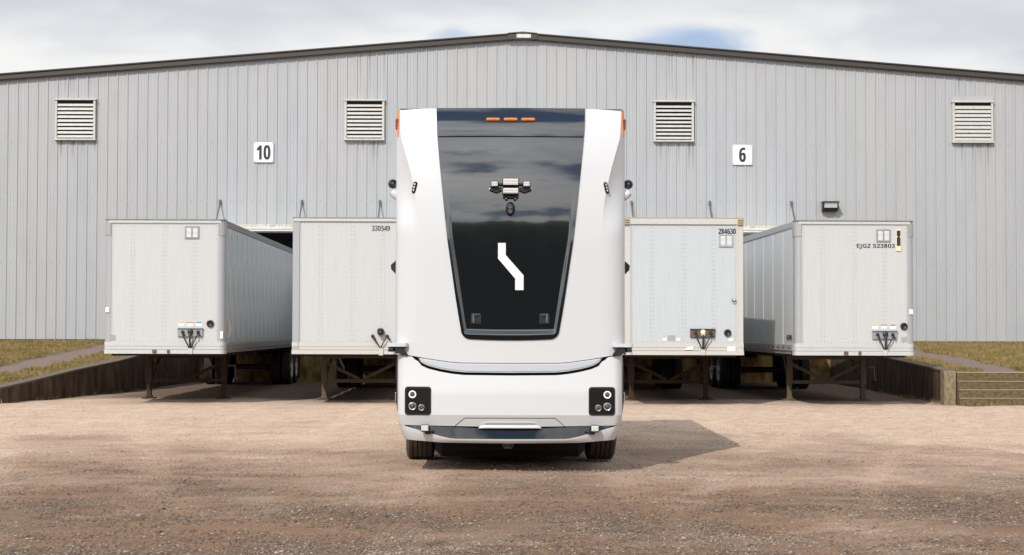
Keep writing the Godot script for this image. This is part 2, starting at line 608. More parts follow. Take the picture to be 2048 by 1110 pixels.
func make_warehouse() -> void:
	var wh := thing("warehouse", "long low pitched metal warehouse of pale grey ribbed sheets with brown roof trim", "building", Vector3(0, 0, WALL))
	# ribbed sheets, three ribs each, pitch 0.3125
	var p := 0.3125
	var x0 := 0.1115
	var doors := [[-30, -21], [-14, -5], [3, 12], [19, 28]]
	var k := -81
	while k < 81:
		var inside := false
		var stop := k + 3
		for dr in doors:
			if k >= dr[0] and k < dr[1]:
				inside = true
				stop = mini(stop, dr[1])
			elif dr[0] > k and dr[0] < stop:
				stop = dr[0]
		wall_sheet(wh, x0 + k * p, stop - k, p, 4.90 if inside else FLOOR + 0.01, -0.003 if (k & 1) else 0.0)
		k = stop
	# fasteners along the girts
	var rv := SphereMesh.new()
	rv.radius = 0.012
	rv.height = 0.016
	rv.radial_segments = 6
	rv.rings = 3
	var spots: Array[Transform3D] = []
	for gy in [7.46, 5.65, 3.69]:
		for q in range(-80, 81):
			var xx: float = x0 + (q + 0.5) * p
			var in_door := false
			for dr in doors:
				if q >= dr[0] and q < dr[1] and gy < 4.9:
					in_door = true
			if not in_door and gy < roof_y(xx) - 0.2:
				spots.append(Transform3D(Basis(), Vector3(xx + rng.randf_range(-0.02, 0.02), gy + rng.randf_range(-0.012, 0.012), 0.006)))
	multi("wall_fasteners", rv, M.steel_dark, spots, wh)
	# base flashing, foundation
	var st := st_new()
	var edges := [-25.0, x0 - 30 * p, x0 - 21 * p, x0 - 14 * p, x0 - 5 * p, x0 + 3 * p, x0 + 12 * p, x0 + 19 * p, x0 + 28 * p, 25.0]
	for i in range(0, 10, 2):
		box(st, Vector3((edges[i] + edges[i + 1]) / 2, FLOOR - 0.03, 0.03), Vector3(edges[i + 1] - edges[i], 0.07, 0.05))
	obj("base_flashing", st, M.bronze_trim, wh)
	st = st_new()
	box(st, Vector3(0, FLOOR / 2 - 0.18, -0.2), Vector3(50, FLOOR + 0.24, 0.36))
	obj("dock_wall", st, M.dock_concrete, wh)
	# roof, side and back walls: a closed shell
	st = st_new()
	for s in [-1, 1]:
		var far: float = ROOF_X + s * 25.0
		var a := Vector3(ROOF_X, roof_y(ROOF_X) + 0.06, 0.1)
		var b := Vector3(far, roof_y(far) + 0.06, 0.1)
		var back := Vector3(0, 0, -45)
		var th := Vector3(0, -0.12, 0)
		if s > 0:
			quad(st, a, a + back, b + back, b)
			quad(st, a + th, b + th, b + back + th, a + back + th)
		else:
			quad(st, a, b, b + back, a + back)
			quad(st, a + th, a + back + th, b + back + th, b + th)
	obj("roof", st, M.roof_metal, wh)
	st = st_new()
	for s in [-1, 1]:
		box(st, Vector3(ROOF_X + s * 24.9, 4.9, -22.5), Vector3(0.1, 7.6, 44.8))
	box(st, Vector3(0, 5.8, -44.9), Vector3(49.6, 10, 0.1))
	box(st, Vector3(0, FLOOR - 0.05, -22.6), Vector3(49.6, 0.1, 44.4))
	obj("rear_wall", st, M.wall_metal, wh)
	# rake trim
	var ang := atan(SLOPE)
	for s in [-1, 1]:
		st = st_new()
		var mid: float = ROOF_X + s * 12.6
		var b := Basis(Vector3(0, 0, 1), -s * ang)
		var c := Vector3(mid, roof_y(mid), 0.1)
		box(st, c + Vector3(0, -0.045, 0), Vector3(25.0, 0.15, 0.12), b, 0.01)
		box(st, c + Vector3(0, 0.055, 0.015), Vector3(25.0, 0.045, 0.17), b, 0.008)
		box(st, c + Vector3(0, -0.128, -0.012), Vector3(25.0, 0.016, 0.10), b)
		obj("rake_trim", st, M.bronze_trim, wh)
		for q in 4:
			st = st_new()
			var jx: float = ROOF_X + s * (3.1 + q * 6.1)
			box(st, Vector3(jx, roof_y(jx) - 0.045, 0.102), Vector3(0.02, 0.152, 0.122), b)
			obj("trim_joint", st, M.bronze_trim, wh)
	st = st_new()
	prism(st, PackedVector2Array([Vector2(-0.46, -0.16), Vector2(-0.46, 0.045), Vector2(0, 0.085), Vector2(0.46, 0.045), Vector2(0.46, -0.16)]), 0.0, 0.20, Transform3D(Basis(), Vector3(ROOF_X, 10.87, 0.0)))
	var rc := obj("ridge_cap", st, M.bronze_trim, wh)
	st = st_new()
	box(st, Vector3(ROOF_X + 0.04, 10.815, 0.2), Vector3(0.45, 0.115, 0.02), Basis(), 0.004)
	obj("ridge_light_panel", st, M.hood_white, rc)
	# louvred vents
	vent(wh, Vector3(-13.68, 8.16, 0), 1.27, 0.076, 0.0)
	vent(wh, Vector3(-4.63, 8.17, 0), 1.25, 0.070, 0.0)
	vent(wh, Vector3(5.05, 8.155, 0), 1.26, 0.066, 0.0)
	vent(wh, Vector3(14.41, 8.15, 0), 1.28, 0.100, 0.17)
	# rain and rust streaks above and below the vents
	var run := GradientTexture2D.new()
	run.gradient = Gradient.new()
	run.gradient.offsets = PackedFloat32Array([0.0, 0.25, 1.0])
	run.gradient.colors = PackedColorArray([Color(1, 1, 1, 0.30), Color(1, 1, 1, 0.16), Color(1, 1, 1, 0.0)])
	run.fill_from = Vector2(0, 0)
	run.fill_to = Vector2(0, 1)
	run.width = 8
	run.height = 64
	var sm := mat("rain_streak", lin(0.16, 0.12, 0.085), 0.8)
	sm.albedo_texture = run
	sm.transparency = BaseMaterial3D.TRANSPARENCY_ALPHA
	for q in 46:
		var c: Vector2 = [Vector2(-13.68, 8.16), Vector2(-4.63, 8.17), Vector2(5.05, 8.155), Vector2(14.41, 8.15)][q % 4]
		var w := rng.randf_range(0.012, 0.07)
		var x := c.x + rng.randf_range(-0.58, 0.58)
		var down := q % 3 != 0
		var top := c.y - 0.66 if down else roof_y(x) - 0.18
		var len := rng.randf_range(0.25, 1.1) if down else top - (c.y + 0.70)
		x = x0 + p * (floorf((x - x0) / p) + rng.randf_range(0.16, 0.84)) - w / 2
		st = SurfaceTool.new()
		st.begin(Mesh.PRIMITIVE_TRIANGLES)
		for v in [[0, 0], [0, 1], [1, 1], [0, 0], [1, 1], [1, 0]]:
			st.set_uv(Vector2(v[0], 1 - v[1]))
			st.add_vertex(Vector3(x + v[0] * w, top - len * (1 - v[1]), 0.009))
		obj("rain_streak", st, sm, wh)
	# dock doors: hood, tie rods, dark opening
	for dr in doors:
		var xa: float = x0 + dr[0] * p
		var xb: float = x0 + dr[1] * p
		var cx := (xa + xb) / 2
		var dk := group_part("dock_door", wh, Vector3(cx, 0, 0))
		var hw := (xb - xa) / 2
		st = st_new()
		box(st, Vector3(0, 4.83, 0.02), Vector3(2 * hw + 0.1, 0.14, 0.06), Basis(), 0.004)
		obj("head_flashing", st, M.sill_cream, dk)
		st = st_new()
		box(st, Vector3(0, 4.725, 0.5), Vector3(2 * hw + 0.02, 0.055, 1.0), Basis(), 0.006)
		box(st, Vector3(0, 4.665, 0.49), Vector3(2 * hw, 0.06, 0.98), Basis(), 0.006)
		obj("hood", st, M.hood_white, dk)
		for s in [-1, 1]:
			st = st_new()
			tube(st, [Vector3(s * 1.28 + s * 0.0, 5.58, 0.04), Vector3(s * 1.28, 4.76, 0.94)], 0.022, 8)
			box(st, Vector3(s * 1.28, 5.60, 0.05), Vector3(0.065, 0.14, 0.08), Basis(), 0.008)
			obj("tie_rod", st, M.steel_dark, dk)
			st = st_new()
			box(st, Vector3(s * (hw + 0.02), 3.0, 0.02), Vector3(0.12, 3.4, 0.08), Basis(), 0.005)
			obj("jamb", st, M.hood_white, dk)
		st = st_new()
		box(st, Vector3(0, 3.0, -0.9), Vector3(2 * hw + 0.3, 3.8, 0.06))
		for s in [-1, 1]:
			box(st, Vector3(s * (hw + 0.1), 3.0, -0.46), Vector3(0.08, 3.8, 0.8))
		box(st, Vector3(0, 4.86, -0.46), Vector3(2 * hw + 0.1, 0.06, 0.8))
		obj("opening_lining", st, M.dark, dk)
		if dr[0] == 19:   # this one has its door down
			for q in 6:
				st = st_new()
				box(st, Vector3(0, 1.62 + q * 0.56, -0.12), Vector3(2 * hw - 0.04, 0.555, 0.05), Basis(), 0.008)
				obj("door_panel", st, M.hood_white, dk)

func wall_sheet(parent: Node, x: float, ribs: int, p: float, yb: float, dz: float) -> void:
	# one period: pan with two low stiffeners, then the rib
	var prof: Array[Vector2] = []
	for r in ribs:
		var o := r * p
		prof.append(Vector2(o, 0.026))
		prof.append(Vector2(o + 0.016, 0.026))
		prof.append(Vector2(o + 0.036, 0.0))
		for q in [0.105, 0.205]:
			prof.append(Vector2(o + q - 0.018, 0.0))
			prof.append(Vector2(o + q - 0.006, 0.005))
			prof.append(Vector2(o + q + 0.006, 0.005))
			prof.append(Vector2(o + q + 0.018, 0.0))
		prof.append(Vector2(o + p - 0.034, 0.0))
		prof.append(Vector2(o + p - 0.016, 0.026))
	prof.append(Vector2(ribs * p, 0.026))
	var st := st_new()
	for i in prof.size() - 1:
		var a := prof[i]
		var b := prof[i + 1]
		var xa := x + a.x
		var xb := x + b.x
		quad(st, Vector3(xa, yb, a.y), Vector3(xa, roof_y(xa), a.y), Vector3(xb, roof_y(xb), b.y), Vector3(xb, yb, b.y))
	var o := obj("wall_sheet", st, M["wall_metal_%d" % (rng.randi() % 3)] if rng.randf() < 0.55 else M.wall_metal, parent)
	o.position.z = dz * 0.3

func multi(called: String, mesh: Mesh, m: Material, spots: Array, parent: Node, colors: Array = []) -> MultiMeshInstance3D:
	var mm := MultiMesh.new()
	mm.transform_format = MultiMesh.TRANSFORM_3D
	mm.use_colors = not colors.is_empty()
	mm.mesh = mesh
	mm.instance_count = spots.size()
	for i in spots.size():
		mm.set_instance_transform(i, spots[i])
		if mm.use_colors:
			mm.set_instance_color(i, colors[i])
	var o := MultiMeshInstance3D.new()
	o.name = called
	o.multimesh = mm
	o.material_override = m
	o.set_meta("kind", "stuff")
	parent.add_child(o, true)
	return o

func vent(parent: Node, at: Vector3, size: float, slat_h: float, flashing: float) -> void:
	var v := group_part("wall_vent", parent, at)
	var h := size / 2
	var st := st_new()
	box(st, Vector3(-h + 0.035, 0, 0.06), Vector3(0.07, size, 0.13), Basis(), 0.006)
	box(st, Vector3(h - 0.035, 0, 0.06), Vector3(0.07, size, 0.13), Basis(), 0.006)
	box(st, Vector3(0, h + 0.005, 0.07), Vector3(size + 0.05, 0.05, 0.17), Basis(), 0.006)
	box(st, Vector3(0, -h + 0.02, 0.068), Vector3(size + 0.02, 0.055, 0.15), Basis(), 0.006)
	obj("frame", st, M.vent_frame, v)
	st = st_new()
	box(st, Vector3(0, 0, 0.04), Vector3(size - 0.1, size - 0.05, 0.01))
	obj("backing", st, M.dark, v)
	var one := st_new()
	box(one, Vector3.ZERO, Vector3(size - 0.145, slat_h * 1.16, 0.012), Basis(Vector3(1, 0, 0), -0.42), 0.003)
	var mesh := bake(one)
	var n := 9
	for i in n:
		share("slat", mesh, M.vent_slat, v, Transform3D(Basis(), Vector3(0, -h + 0.115 + i * (size - 0.16) / n, 0.088)))
	if flashing > 0.0:
		st = st_new()
		box(st, Vector3(0, h + 0.03 + flashing / 2, 0.042), Vector3(size + 0.06, flashing, 0.012))
		obj("flashing", st, M.wall_metal, v)

func bank_h(x: float, d: float) -> float:
	if x < 0:
		return table([[34.0, 0.16], [37.0, 0.30], [39.0, 0.50], [45.0, 0.90], [52.8, 1.27]], d)
	return table([[35.0, 0.60], [37.4, 0.70], [45.0, 0.92], [52.8, 1.26]], d)

func left_edge(d: float) -> float:
	return table([[36.0, -11.2], [44.0, -9.85], [52.7, -9.75]], d)

func make_banks() -> void:
	# retaining wall on the left
	var w := thing("retaining_wall", "dark rust stained concrete retaining wall sloping down left of the trailers", "wall")
	var dl := [35.9, 37.9, 40.4, 43.0, 45.6, 48.2, 50.6, 52.68]
	for i in dl.size() - 1:
		var st := st_new()
		var a: float = dl[i] + 0.012
		var b: float = dl[i + 1]
		wall_piece(st, left_edge(a), left_edge(b), a, b, -0.28, bank_h(-1, a) + 0.01, bank_h(-1, b) + 0.01)
		obj("wall_section", st, M.concrete_stained, w)
		st = st_new()
		wall_piece(st, left_edge(a) + 0.012, left_edge(b) + 0.012, a, b, -0.30, bank_h(-1, a) + 0.05, bank_h(-1, b) + 0.05, 0.042)
		obj("cap", st, M.concrete_cap, w)
	var st2 := st_new()
	box(st2, Vector3(-13.2, 0.07, -36.0), Vector3(4.0, 0.34, 0.25), Basis(), 0.01)
	obj("front_return", st2, M.concrete_stained, w)
	# retaining wall on the right
	w = thing("retaining_wall", "dark concrete retaining wall sloping down right of the trailers to a pale post", "wall")
	var dr := [37.45, 39.6, 42.2, 44.8, 47.4, 50.0, 52.68]
	for i in dr.size() - 1:
		var st := st_new()
		var a: float = dr[i] + 0.012
		var b: float = dr[i + 1]
		wall_piece(st, 9.62 + 0.02 * (a - 37), 9.62 + 0.02 * (b - 37), a, b, 0.28, bank_h(1, a), bank_h(1, b))
		obj("wall_section", st, M.concrete_stained, w)
		st = st_new()
		wall_piece(st, 9.605 + 0.02 * (a - 37), 9.605 + 0.02 * (b - 37), a, b, 0.30, bank_h(1, a) + 0.045, bank_h(1, b) + 0.045, 0.042)
		obj("cap", st, M.concrete_cap, w)
	var st := st_new()
	box(st, Vector3(9.63, 0.34, -37.28), Vector3(0.26, 0.80, 0.36), Basis(), 0.012)
	obj("end_post", st, M.concrete_post, w)
	# stepped courses
	w = thing("stepped_retaining_wall", "low wall of four weathered stepped courses at the right edge beside the post", "wall")
	var tops := [0.165, 0.345, 0.53, 0.72]
	for i in 4:
		st = st_new()
		box(st, Vector3(13.4, tops[i] - 0.115, -37.02 - 0.075 * i), Vector3(7.24, 0.19, 0.30), Basis(Vector3(0, 1, 0), rng.randf_range(-0.0015, 0.0015)), 0.006)
		var course := obj("course", st, M.timber_course, w)
		st = st_new()
		box(st, Vector3(13.4, tops[i] - 0.012, -37.012 - 0.075 * i), Vector3(7.24, 0.022, 0.306), Basis(Vector3(0, 1, 0), rng.randf_range(-0.0015, 0.0015)), 0.01)
		obj("course_edge", st, M.course_edge, course)
	# grassy banks and the paths that climb them
	bank("left_bank", -1)
	bank("right_bank", 1)

func wall_piece(st: SurfaceTool, xa: float, xb: float, da: float, db: float, thick: float, ha: float, hb: float, tall := -1.0) -> void:
	var lo_a := -0.15 if tall < 0 else ha - tall
	var lo_b := -0.15 if tall < 0 else hb - tall
	var p: Array[Vector3] = [Vector3(xa, lo_a, -da), Vector3(xa, ha, -da), Vector3(xb, hb, -db), Vector3(xb, lo_b, -db)]
	var q: Array[Vector3] = []
	for v in p:
		q.append(v + Vector3(thick, 0, 0))
	if thick > 0:   # face looks towards -x: seen from -x the near edge lies to the right
		quad(st, p[3], p[2], p[1], p[0])
		quad(st, q[0], q[1], q[2], q[3])
		quad(st, p[1], p[2], q[2], q[1])
		quad(st, p[0], p[1], q[1], q[0])
	else:
		quad(st, p[0], p[1], p[2], p[3])
		quad(st, q[3], q[2], q[1], q[0])
		quad(st, p[1], q[1], q[2], p[2])
		quad(st, p[0], q[0], q[1], p[1])

func on_path(s: int, x: float, d: float) -> float:   # metres inside the walkway beside the retaining wall
	if s < 0:
		return minf(x - table([[36, -13.3], [42, -12.78], [46, -12.45], [52.7, -12.25]], d), table([[36, -12.6], [39.7, -12.02], [42.5, -11.62], [45.9, -11.2], [52.7, -10.9]], d) - x)
	return minf(x - table([[37, 10.5], [42.4, 10.8], [52.7, 10.72]], d), table([[37, 11.7], [41, 11.85], [44.4, 12.0], [48.8, 11.75], [52.7, 11.65]], d) - x)

func bank(called: String, s: int) -> void:
	var st := SurfaceTool.new()
	st.begin(Mesh.PRIMITIVE_TRIANGLES)
	st.set_smooth_group(0)
	var n1 := noise(201 + s, 0.7, 4)
	var hn := noise(203, 0.9, 4)
	var nx := 120
	var nd := 130
	var d0 := 35.9 if s < 0 else 37.45
	for j in nd + 1:
		var d := lerpf(d0, 52.69, float(j) / nd)
		var edge := left_edge(d) - 0.26 if s < 0 else 9.86 + 0.02 * (d - 37)
		for i in nx + 1:
			var x := edge + s * pow(float(i) / nx, 1.6) * 14.0
			var k := on_path(s, x, d)
			var a := n1.get_noise_2d(x * 0.6, d * 1.5)
			var grass := Color(0.20, 0.135, 0.05).lerp(Color(0.14, 0.115, 0.035), smooth(-0.2, 0.3, a)).lerp(Color(0.20, 0.13, 0.075), smooth(0.1, 0.45, n1.get_noise_2d(x + 30, d * 1.2)))
			var c := grass.lerp(Color(0.24, 0.175, 0.15), smooth(-0.04, 0.06, k + 0.10 * a))
			c = c.lerp(Color(0.12, 0.075, 0.05), smooth(52.0, 52.5, d))
			c.a = 1.0
			st.set_color(c)
			var fade := smooth(0.0, 0.06, float(i) / nx)
			st.add_vertex(Vector3(x, bank_h(s, d) + fade * (0.05 * hn.get_noise_2d(x, d) + (-0.03 if k > 0 else 0.0)) - 0.01, -d))
	var w := nx + 1
	for j in nd:
		for i in nx:
			var a := j * w + i
			if s > 0:
				st.add_index(a); st.add_index(a + w); st.add_index(a + w + 1)
				st.add_index(a); st.add_index(a + w + 1); st.add_index(a + 1)
			else:
				st.add_index(a); st.add_index(a + w + 1); st.add_index(a + w)
				st.add_index(a); st.add_index(a + 1); st.add_index(a + w + 1)
	st.generate_normals()
	if not M.has("bank"):
		var m := mat("bank", Color.WHITE, 0.95)
		m.vertex_color_use_as_albedo = true
		tri(m, noise_tex(42, 0.05, [[0.0, Color(0.5, 0.5, 0.5)], [0.5, Color(0.85, 0.85, 0.85)], [1.0, Color(1, 1, 1)]], 512, 512, 5, 0.6), Vector3(0.7, 0.7, 0.7))
	var o := MeshInstance3D.new()
	o.mesh = st.commit()
	put("grass_bank", o, M.bank)
	o.set_meta("kind", "structure")

# ---------------------------------------------------------------- trailers
func make_trailers() -> void:
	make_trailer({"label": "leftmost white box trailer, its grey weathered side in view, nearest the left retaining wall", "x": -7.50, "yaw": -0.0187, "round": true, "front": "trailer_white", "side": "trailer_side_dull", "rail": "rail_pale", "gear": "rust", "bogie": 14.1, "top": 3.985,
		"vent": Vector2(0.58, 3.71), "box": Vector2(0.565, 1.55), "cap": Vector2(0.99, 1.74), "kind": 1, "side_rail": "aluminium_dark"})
	make_trailer({"label": "white box trailer marked 330549, half hidden behind the left flank of the truck", "x": -3.44, "yaw": -0.020, "round": false, "front": "trailer_white", "side": "trailer_side", "rail": "rail_cream", "gear": "gear_steel", "bogie": 12.0, "top": 4.03,
		"kind": 2, "side_rail": "aluminium"})
	make_trailer({"label": "white box trailer marked 284630 with brown top corner brackets, right beside the truck", "x": 3.705, "yaw": -0.022, "round": false, "front": "trailer_cool", "side": "trailer_side", "rail": "rail_cream", "gear": "rust", "bogie": 11.4, "top": 4.045,
		"vent": Vector2(0.92, 3.56), "box": Vector2(0.41, 1.56), "cap": Vector2(0.95, 1.57), "kind": 3, "side_rail": "aluminium"})
	make_trailer({"label": "rightmost white box trailer, marked EJGZ 523803, its paneled side in view", "x": 7.40, "yaw": -0.0335, "round": true, "front": "trailer_white", "side": "trailer_side", "rail": "rail_pale", "gear": "gear_steel", "bogie": 11.6, "top": 3.995,
		"vent": Vector2(0.63, 3.68), "box": Vector2(0.645, 1.53), "cap": Vector2(1.065, 1.72), "kind": 4, "side_rail": "aluminium"})

func make_trailer(o: Dictionary) -> void:
	var t := thing("box_trailer", o.label, "trailer", Vector3(o.x, 0, -36.4), -o.yaw, "box trailers backed up to the dock")
	var W := 1.295
	var yb := 1.09
	var yt: float = o.top
	var L := 15.9
	var post := 0.15
	var rail: Material = M[o.rail]
	var posts: Material = M.aluminium if o.kind != 3 else rail
	var st := st_new()
	box(st, Vector3(0, (yb + yt) / 2 + 0.06, -0.035), Vector3(2 * W - 2 * post + 0.02, yt - yb - 0.26, 0.05))
	obj("front_panel", st, M[o.front], t)
	# rivets on the front
	var rv := SphereMesh.new()
	rv.radius = 0.011
	rv.height = 0.012
	rv.radial_segments = 6
	rv.rings = 2
	var spots: Array[Transform3D] = []
	var x1 := W - post - 0.03
	var i := -x1
	while i <= x1:
		spots.append(Transform3D(Basis(), Vector3(i, yt - 0.10, -0.009)))
		spots.append(Transform3D(Basis(), Vector3(i, yb + 0.275, -0.009)))
		i += 0.075
	for rx in [-x1, -0.72, -0.66, -0.03, 0.03, 0.62, 0.68, x1]:
		var y := yb + 0.32
		while y < yt - 0.12:
			spots.append(Transform3D(Basis(), Vector3(rx, y, -0.009)))
			y += 0.09
	multi("rivets", rv, M.rivet, spots, t)
	# corner posts
	for s in [-1, 1]:
		st = st_new()
		if o.round:
			var poly := PackedVector2Array([Vector2(s * (W - post), 0.0)])
			for a in 9:
				var an := PI / 2 * a / 8.0
				poly.append(Vector2(s * (W - 0.11 + 0.11 * sin(an)), 0.11 - 0.11 * cos(an)))
			poly.append(Vector2(s * W, 0.22))
			poly.append(Vector2(s * (W - 0.04), 0.22))
			poly.append(Vector2(s * (W - post), 0.06))
			prism(st, poly, yb + 0.24, yt - 0.02, upright())
		else:
			box(st, Vector3(s * (W - post / 2), (yb + yt) / 2, -0.06), Vector3(post, yt - yb, 0.13), Basis(), 0.012)
			box(st, Vector3(s * (W - post + 0.018), (yb + yt) / 2, 0.008), Vector3(0.03, yt - yb - 0.05, 0.012))
		obj("corner_post", st, posts, t)
		st = st_new()
		if o.round:
			var poly2 := PackedVector2Array([Vector2(s * (W - post + 0.02), -0.02)])
			for a in 7:
				var an := PI / 2 * a / 6.0
				poly2.append(Vector2(s * (W + 0.012 - 0.12 + 0.12 * sin(an)), 0.108 - 0.12 * cos(an)))
			poly2.append(Vector2(s * (W + 0.012), 0.26))
			poly2.append(Vector2(s * (W - 0.06), 0.26))
			prism(st, poly2, yt - 0.34, yt - 0.075, upright())
			obj("corner_cap", st, M.corner_grey, t)
		elif o.kind == 3:
			for yy in [0.035, 0.085, 0.13]:
				box(st, Vector3(s * (W - 0.06), yt - yy, 0.02), Vector3(0.135, 0.03, 0.06), Basis(), 0.006)
			box(st, Vector3(s * (W - 0.11), yt - 0.08, 0.012), Vector3(0.03, 0.13, 0.05), Basis(), 0.006)
			obj("corner_bracket", st, M.corner_bracket, t)
	# top and bottom rails of the front
	st = st_new()
	var rail_h := 0.07 if o.kind != 3 else 0.13
	box(st, Vector3(0, yt - rail_h / 2 - 0.012, -0.03 if o.round else -0.02), Vector3(2 * W - (0.16 if o.round else 0.02), rail_h, 0.09), Basis(), 0.012)
	obj("front_top_rail", st, M.rail_pale, t)
	st = st_new()
	var inset := 0.06 if o.round else 0.0
	bent_band(st, W + 0.004, inset, yt - 0.012, yt + 0.012, 0.018)
	obj("roof_edge", st, M.corner_bracket if o.kind == 3 else M.aluminium_dark, t)
	st = st_new()
	bent_band(st, W + 0.006, inset, yb + 0.165, yb + 0.255, 0.012)
	bent_band(st, W + 0.004, inset, yb + 0.095, yb + 0.165, 0.004)
	bent_band(st, W + 0.010, inset, yb, yb + 0.088, 0.022)
	obj("front_bottom_rail", st, rail, t)
	# sides, in panels
	var n := 13
	var pl := (L - 0.32) / n
	for s in [-1, 1]:
		var one := st_new()
		box(one, Vector3.ZERO, Vector3(0.025, yt - yb - 0.36, pl - 0.008), Basis(), 0.003)
		var mesh := bake(one)
		for q in n:
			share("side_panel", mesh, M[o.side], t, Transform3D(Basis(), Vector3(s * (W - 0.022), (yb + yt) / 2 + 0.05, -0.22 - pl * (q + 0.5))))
		if o.kind == 4:
			var two := st_new()
			box(two, Vector3.ZERO, Vector3(0.012, yt - yb - 0.36, 0.05), Basis(), 0.003)
			var bm := bake(two)
			for q in range(1, n):
				share("side_batten", bm, M.trailer_white, t, Transform3D(Basis(), Vector3(s * (W - 0.006), (yb + yt) / 2 + 0.05, -0.22 - pl * q)))
		st = st_new()
		box(st, Vector3(s * (W - 0.015), yt - 0.072, -L / 2 - 0.11), Vector3(0.05, 0.14, L - 0.26), Basis(), 0.008)
		obj("side_top_rail", st, M[o.side_rail], t)
		st = st_new()
		box(st, Vector3(s * (W - 0.012), yb + 0.16, -L / 2 - 0.11), Vector3(0.05, 0.14, L - 0.26), Basis(), 0.006)
		box(st, Vector3(s * (W - 0.03), yb + 0.055, -L / 2 - 0.3), Vector3(0.04, 0.075, L - 0.66), Basis(), 0.004)
		obj("side_bottom_rail", st, M.rail_bottom_side if o.kind != 4 else M.aluminium, t)
		var rfl := st_new()
		box(rfl, Vector3.ZERO, Vector3(0.01, 0.035, 0.13))
		var rm := bake(rfl)
		for q in 9:
			share("reflector", rm, M.amber_dark, t, Transform3D(Basis(), Vector3(s * (W + 0.016), yb + 0.16, -0.6 - q * 0.62)))
	# roof, floor, rear, frame below
	st = st_new()
	box(st, Vector3(0, yt - 0.02, -L / 2 - 0.02), Vector3(2 * W - 0.06, 0.025, L - 0.1))
	obj("roof_panel", st, M.aluminium, t)
	st = st_new()
	box(st, Vector3(0, yb + 0.10, -L / 2 - 0.02), Vector3(2 * W - 0.12, 0.10, L - 0.1))
	for q in 26:
		box(st, Vector3(0, yb + 0.0, -0.4 - q * 0.6), Vector3(2 * W - 0.2, 0.10, 0.05))
	for s in [-1, 1]:
		box(st, Vector3(s * 0.5, yb - 0.12, -o.bogie), Vector3(0.09, 0.16, 4.6))
	box(st, Vector3(0, yb - 0.03, -1.0), Vector3(2.2, 0.03, 1.6))
	obj("underframe", st, M.under, t)
	st = st_new()
	box(st, Vector3(0, (yb + yt) / 2, -L + 0.03), Vector3(2 * W - 0.02, yt - yb - 0.1, 0.06))
	obj("rear_door", st, M[o.front], t)
	# landing gear
	var gz := -2.85
	for s in [-1, 1]:
		st = st_new()
		box(st, Vector3(s * 0.86, 0.74, gz), Vector3(0.135, 0.72, 0.135), Basis(), 0.01)
		box(st, Vector3(s * 0.86, 0.32, gz), Vector3(0.105, 0.56, 0.105), Basis(), 0.008)
		var leg := obj("landing_leg", st, M[o.gear], t)
		st = st_new()
		box(st, Vector3(s * 0.86, 0.028, gz), Vector3(0.32, 0.022, 0.28), Basis(), 0.005)
		box(st, Vector3(s * 0.86, 0.06, gz), Vector3(0.14, 0.05, 0.14), Basis(), 0.008)
		obj("foot", st, M[o.gear], leg)
		st = st_new()
		bar(st, Vector3(s * 0.86, 0.46, gz - 0.05), Vector3(s * 0.72, 1.06, gz - 0.75), 0.06, 0.04)
		bar(st, Vector3(s * 0.92, 0.52, gz), Vector3(s * 1.0, 1.08, gz + 0.02), 0.07, 0.012)
		obj("strut", st, M[o.gear], t)
		st = st_new()
		bar(st, Vector3(s * 0.80, 0.84, gz + 0.02), Vector3(s * 0.04, 0.47, gz + 0.02), 0.012, 0.075)
		obj("cross_brace", st, M[o.gear], t)
	st = st_new()
	box(st, Vector3(0, 0.43, gz), Vector3(1.6, 0.085, 0.07), Basis(), 0.006)
	box(st, Vector3(0, 0.98, gz + 0.02), Vector3(1.6, 0.05, 0.05), Basis(), 0.006)
	obj("cross_bar", st, M[o.gear], t)
	if o.kind != 2:
		st = st_new()
		tube(st, [Vector3(0.93, 0.78, gz), Vector3(1.12, 0.78, gz)], 0.02, 6)
		tube(st, [Vector3(1.12, 0.79, gz), Vector3(1.13, 0.50, gz + 0.02), Vector3(1.18, 0.46, gz + 0.02)], 0.014, 6)
		obj("crank_handle", st, M.steel_dark, t)
	# wheels: two axles, doubled
	var ty := tyre_mesh(0.51, 0.27)
	var rm2 := rim_mesh()
	for ax in [-0.63, 0.63]:
		for s in [-1, 1]:
			for q in [0.0, 0.32]:
				var wheel := group_part("wheel", t, Vector3(s * (1.13 - q), 0.51, -o.bogie + ax))
				var turn := Basis(Vector3(0, 1, 0), s * PI / 2)
				share("tyre", ty, M.rubber, wheel, Transform3D(turn, Vector3.ZERO))
				if q == 0.0:
					share("rim", rm2, M.rim, wheel, Transform3D(turn, Vector3.ZERO))
		st = st_new()
		tube(st, [Vector3(-0.9, 0.51, -o.bogie + ax), Vector3(0.9, 0.51, -o.bogie + ax)], 0.07, 10)
		obj("axle", st, M.under, t)
	st = st_new()
	for s in [-1, 1]:
		box(st, Vector3(s * 0.97, 0.55, -o.bogie - 1.35), Vector3(0.62, 0.85, 0.012))
	obj("mudflap", st, M.rubber, t)
	front_fittings(t, o, yb, yt, W)

# a band that runs along the front and turns back round both corners
func bent_band(st: SurfaceTool, w: float, inset: float, y0: float, y1: float, proud: float) -> void:
	var out := PackedVector2Array()
	var r := maxf(0.012, inset * 1.9)
	for a in 7:
		var an := PI / 2 * a / 6.0
		out.append(Vector2(-w + r - r * cos(an), r - r * sin(an) - proud))
	for a in 7:
		var an := PI / 2 * a / 6.0
		out.append(Vector2(w - r + r * sin(an), r - r * cos(an) - proud))
	out.append(Vector2(w, 0.28))
	out.append(Vector2(w - 0.05, 0.28))
	out.append(Vector2(w - 0.05 - r * 0.5, 0.07 + r * 0.6))
	out.append(Vector2(-w + 0.05 + r * 0.5, 0.07 + r * 0.6))
	out.append(Vector2(-w + 0.05, 0.28))
	out.append(Vector2(-w, 0.28))
	prism(st, out, y0, y1, upright())

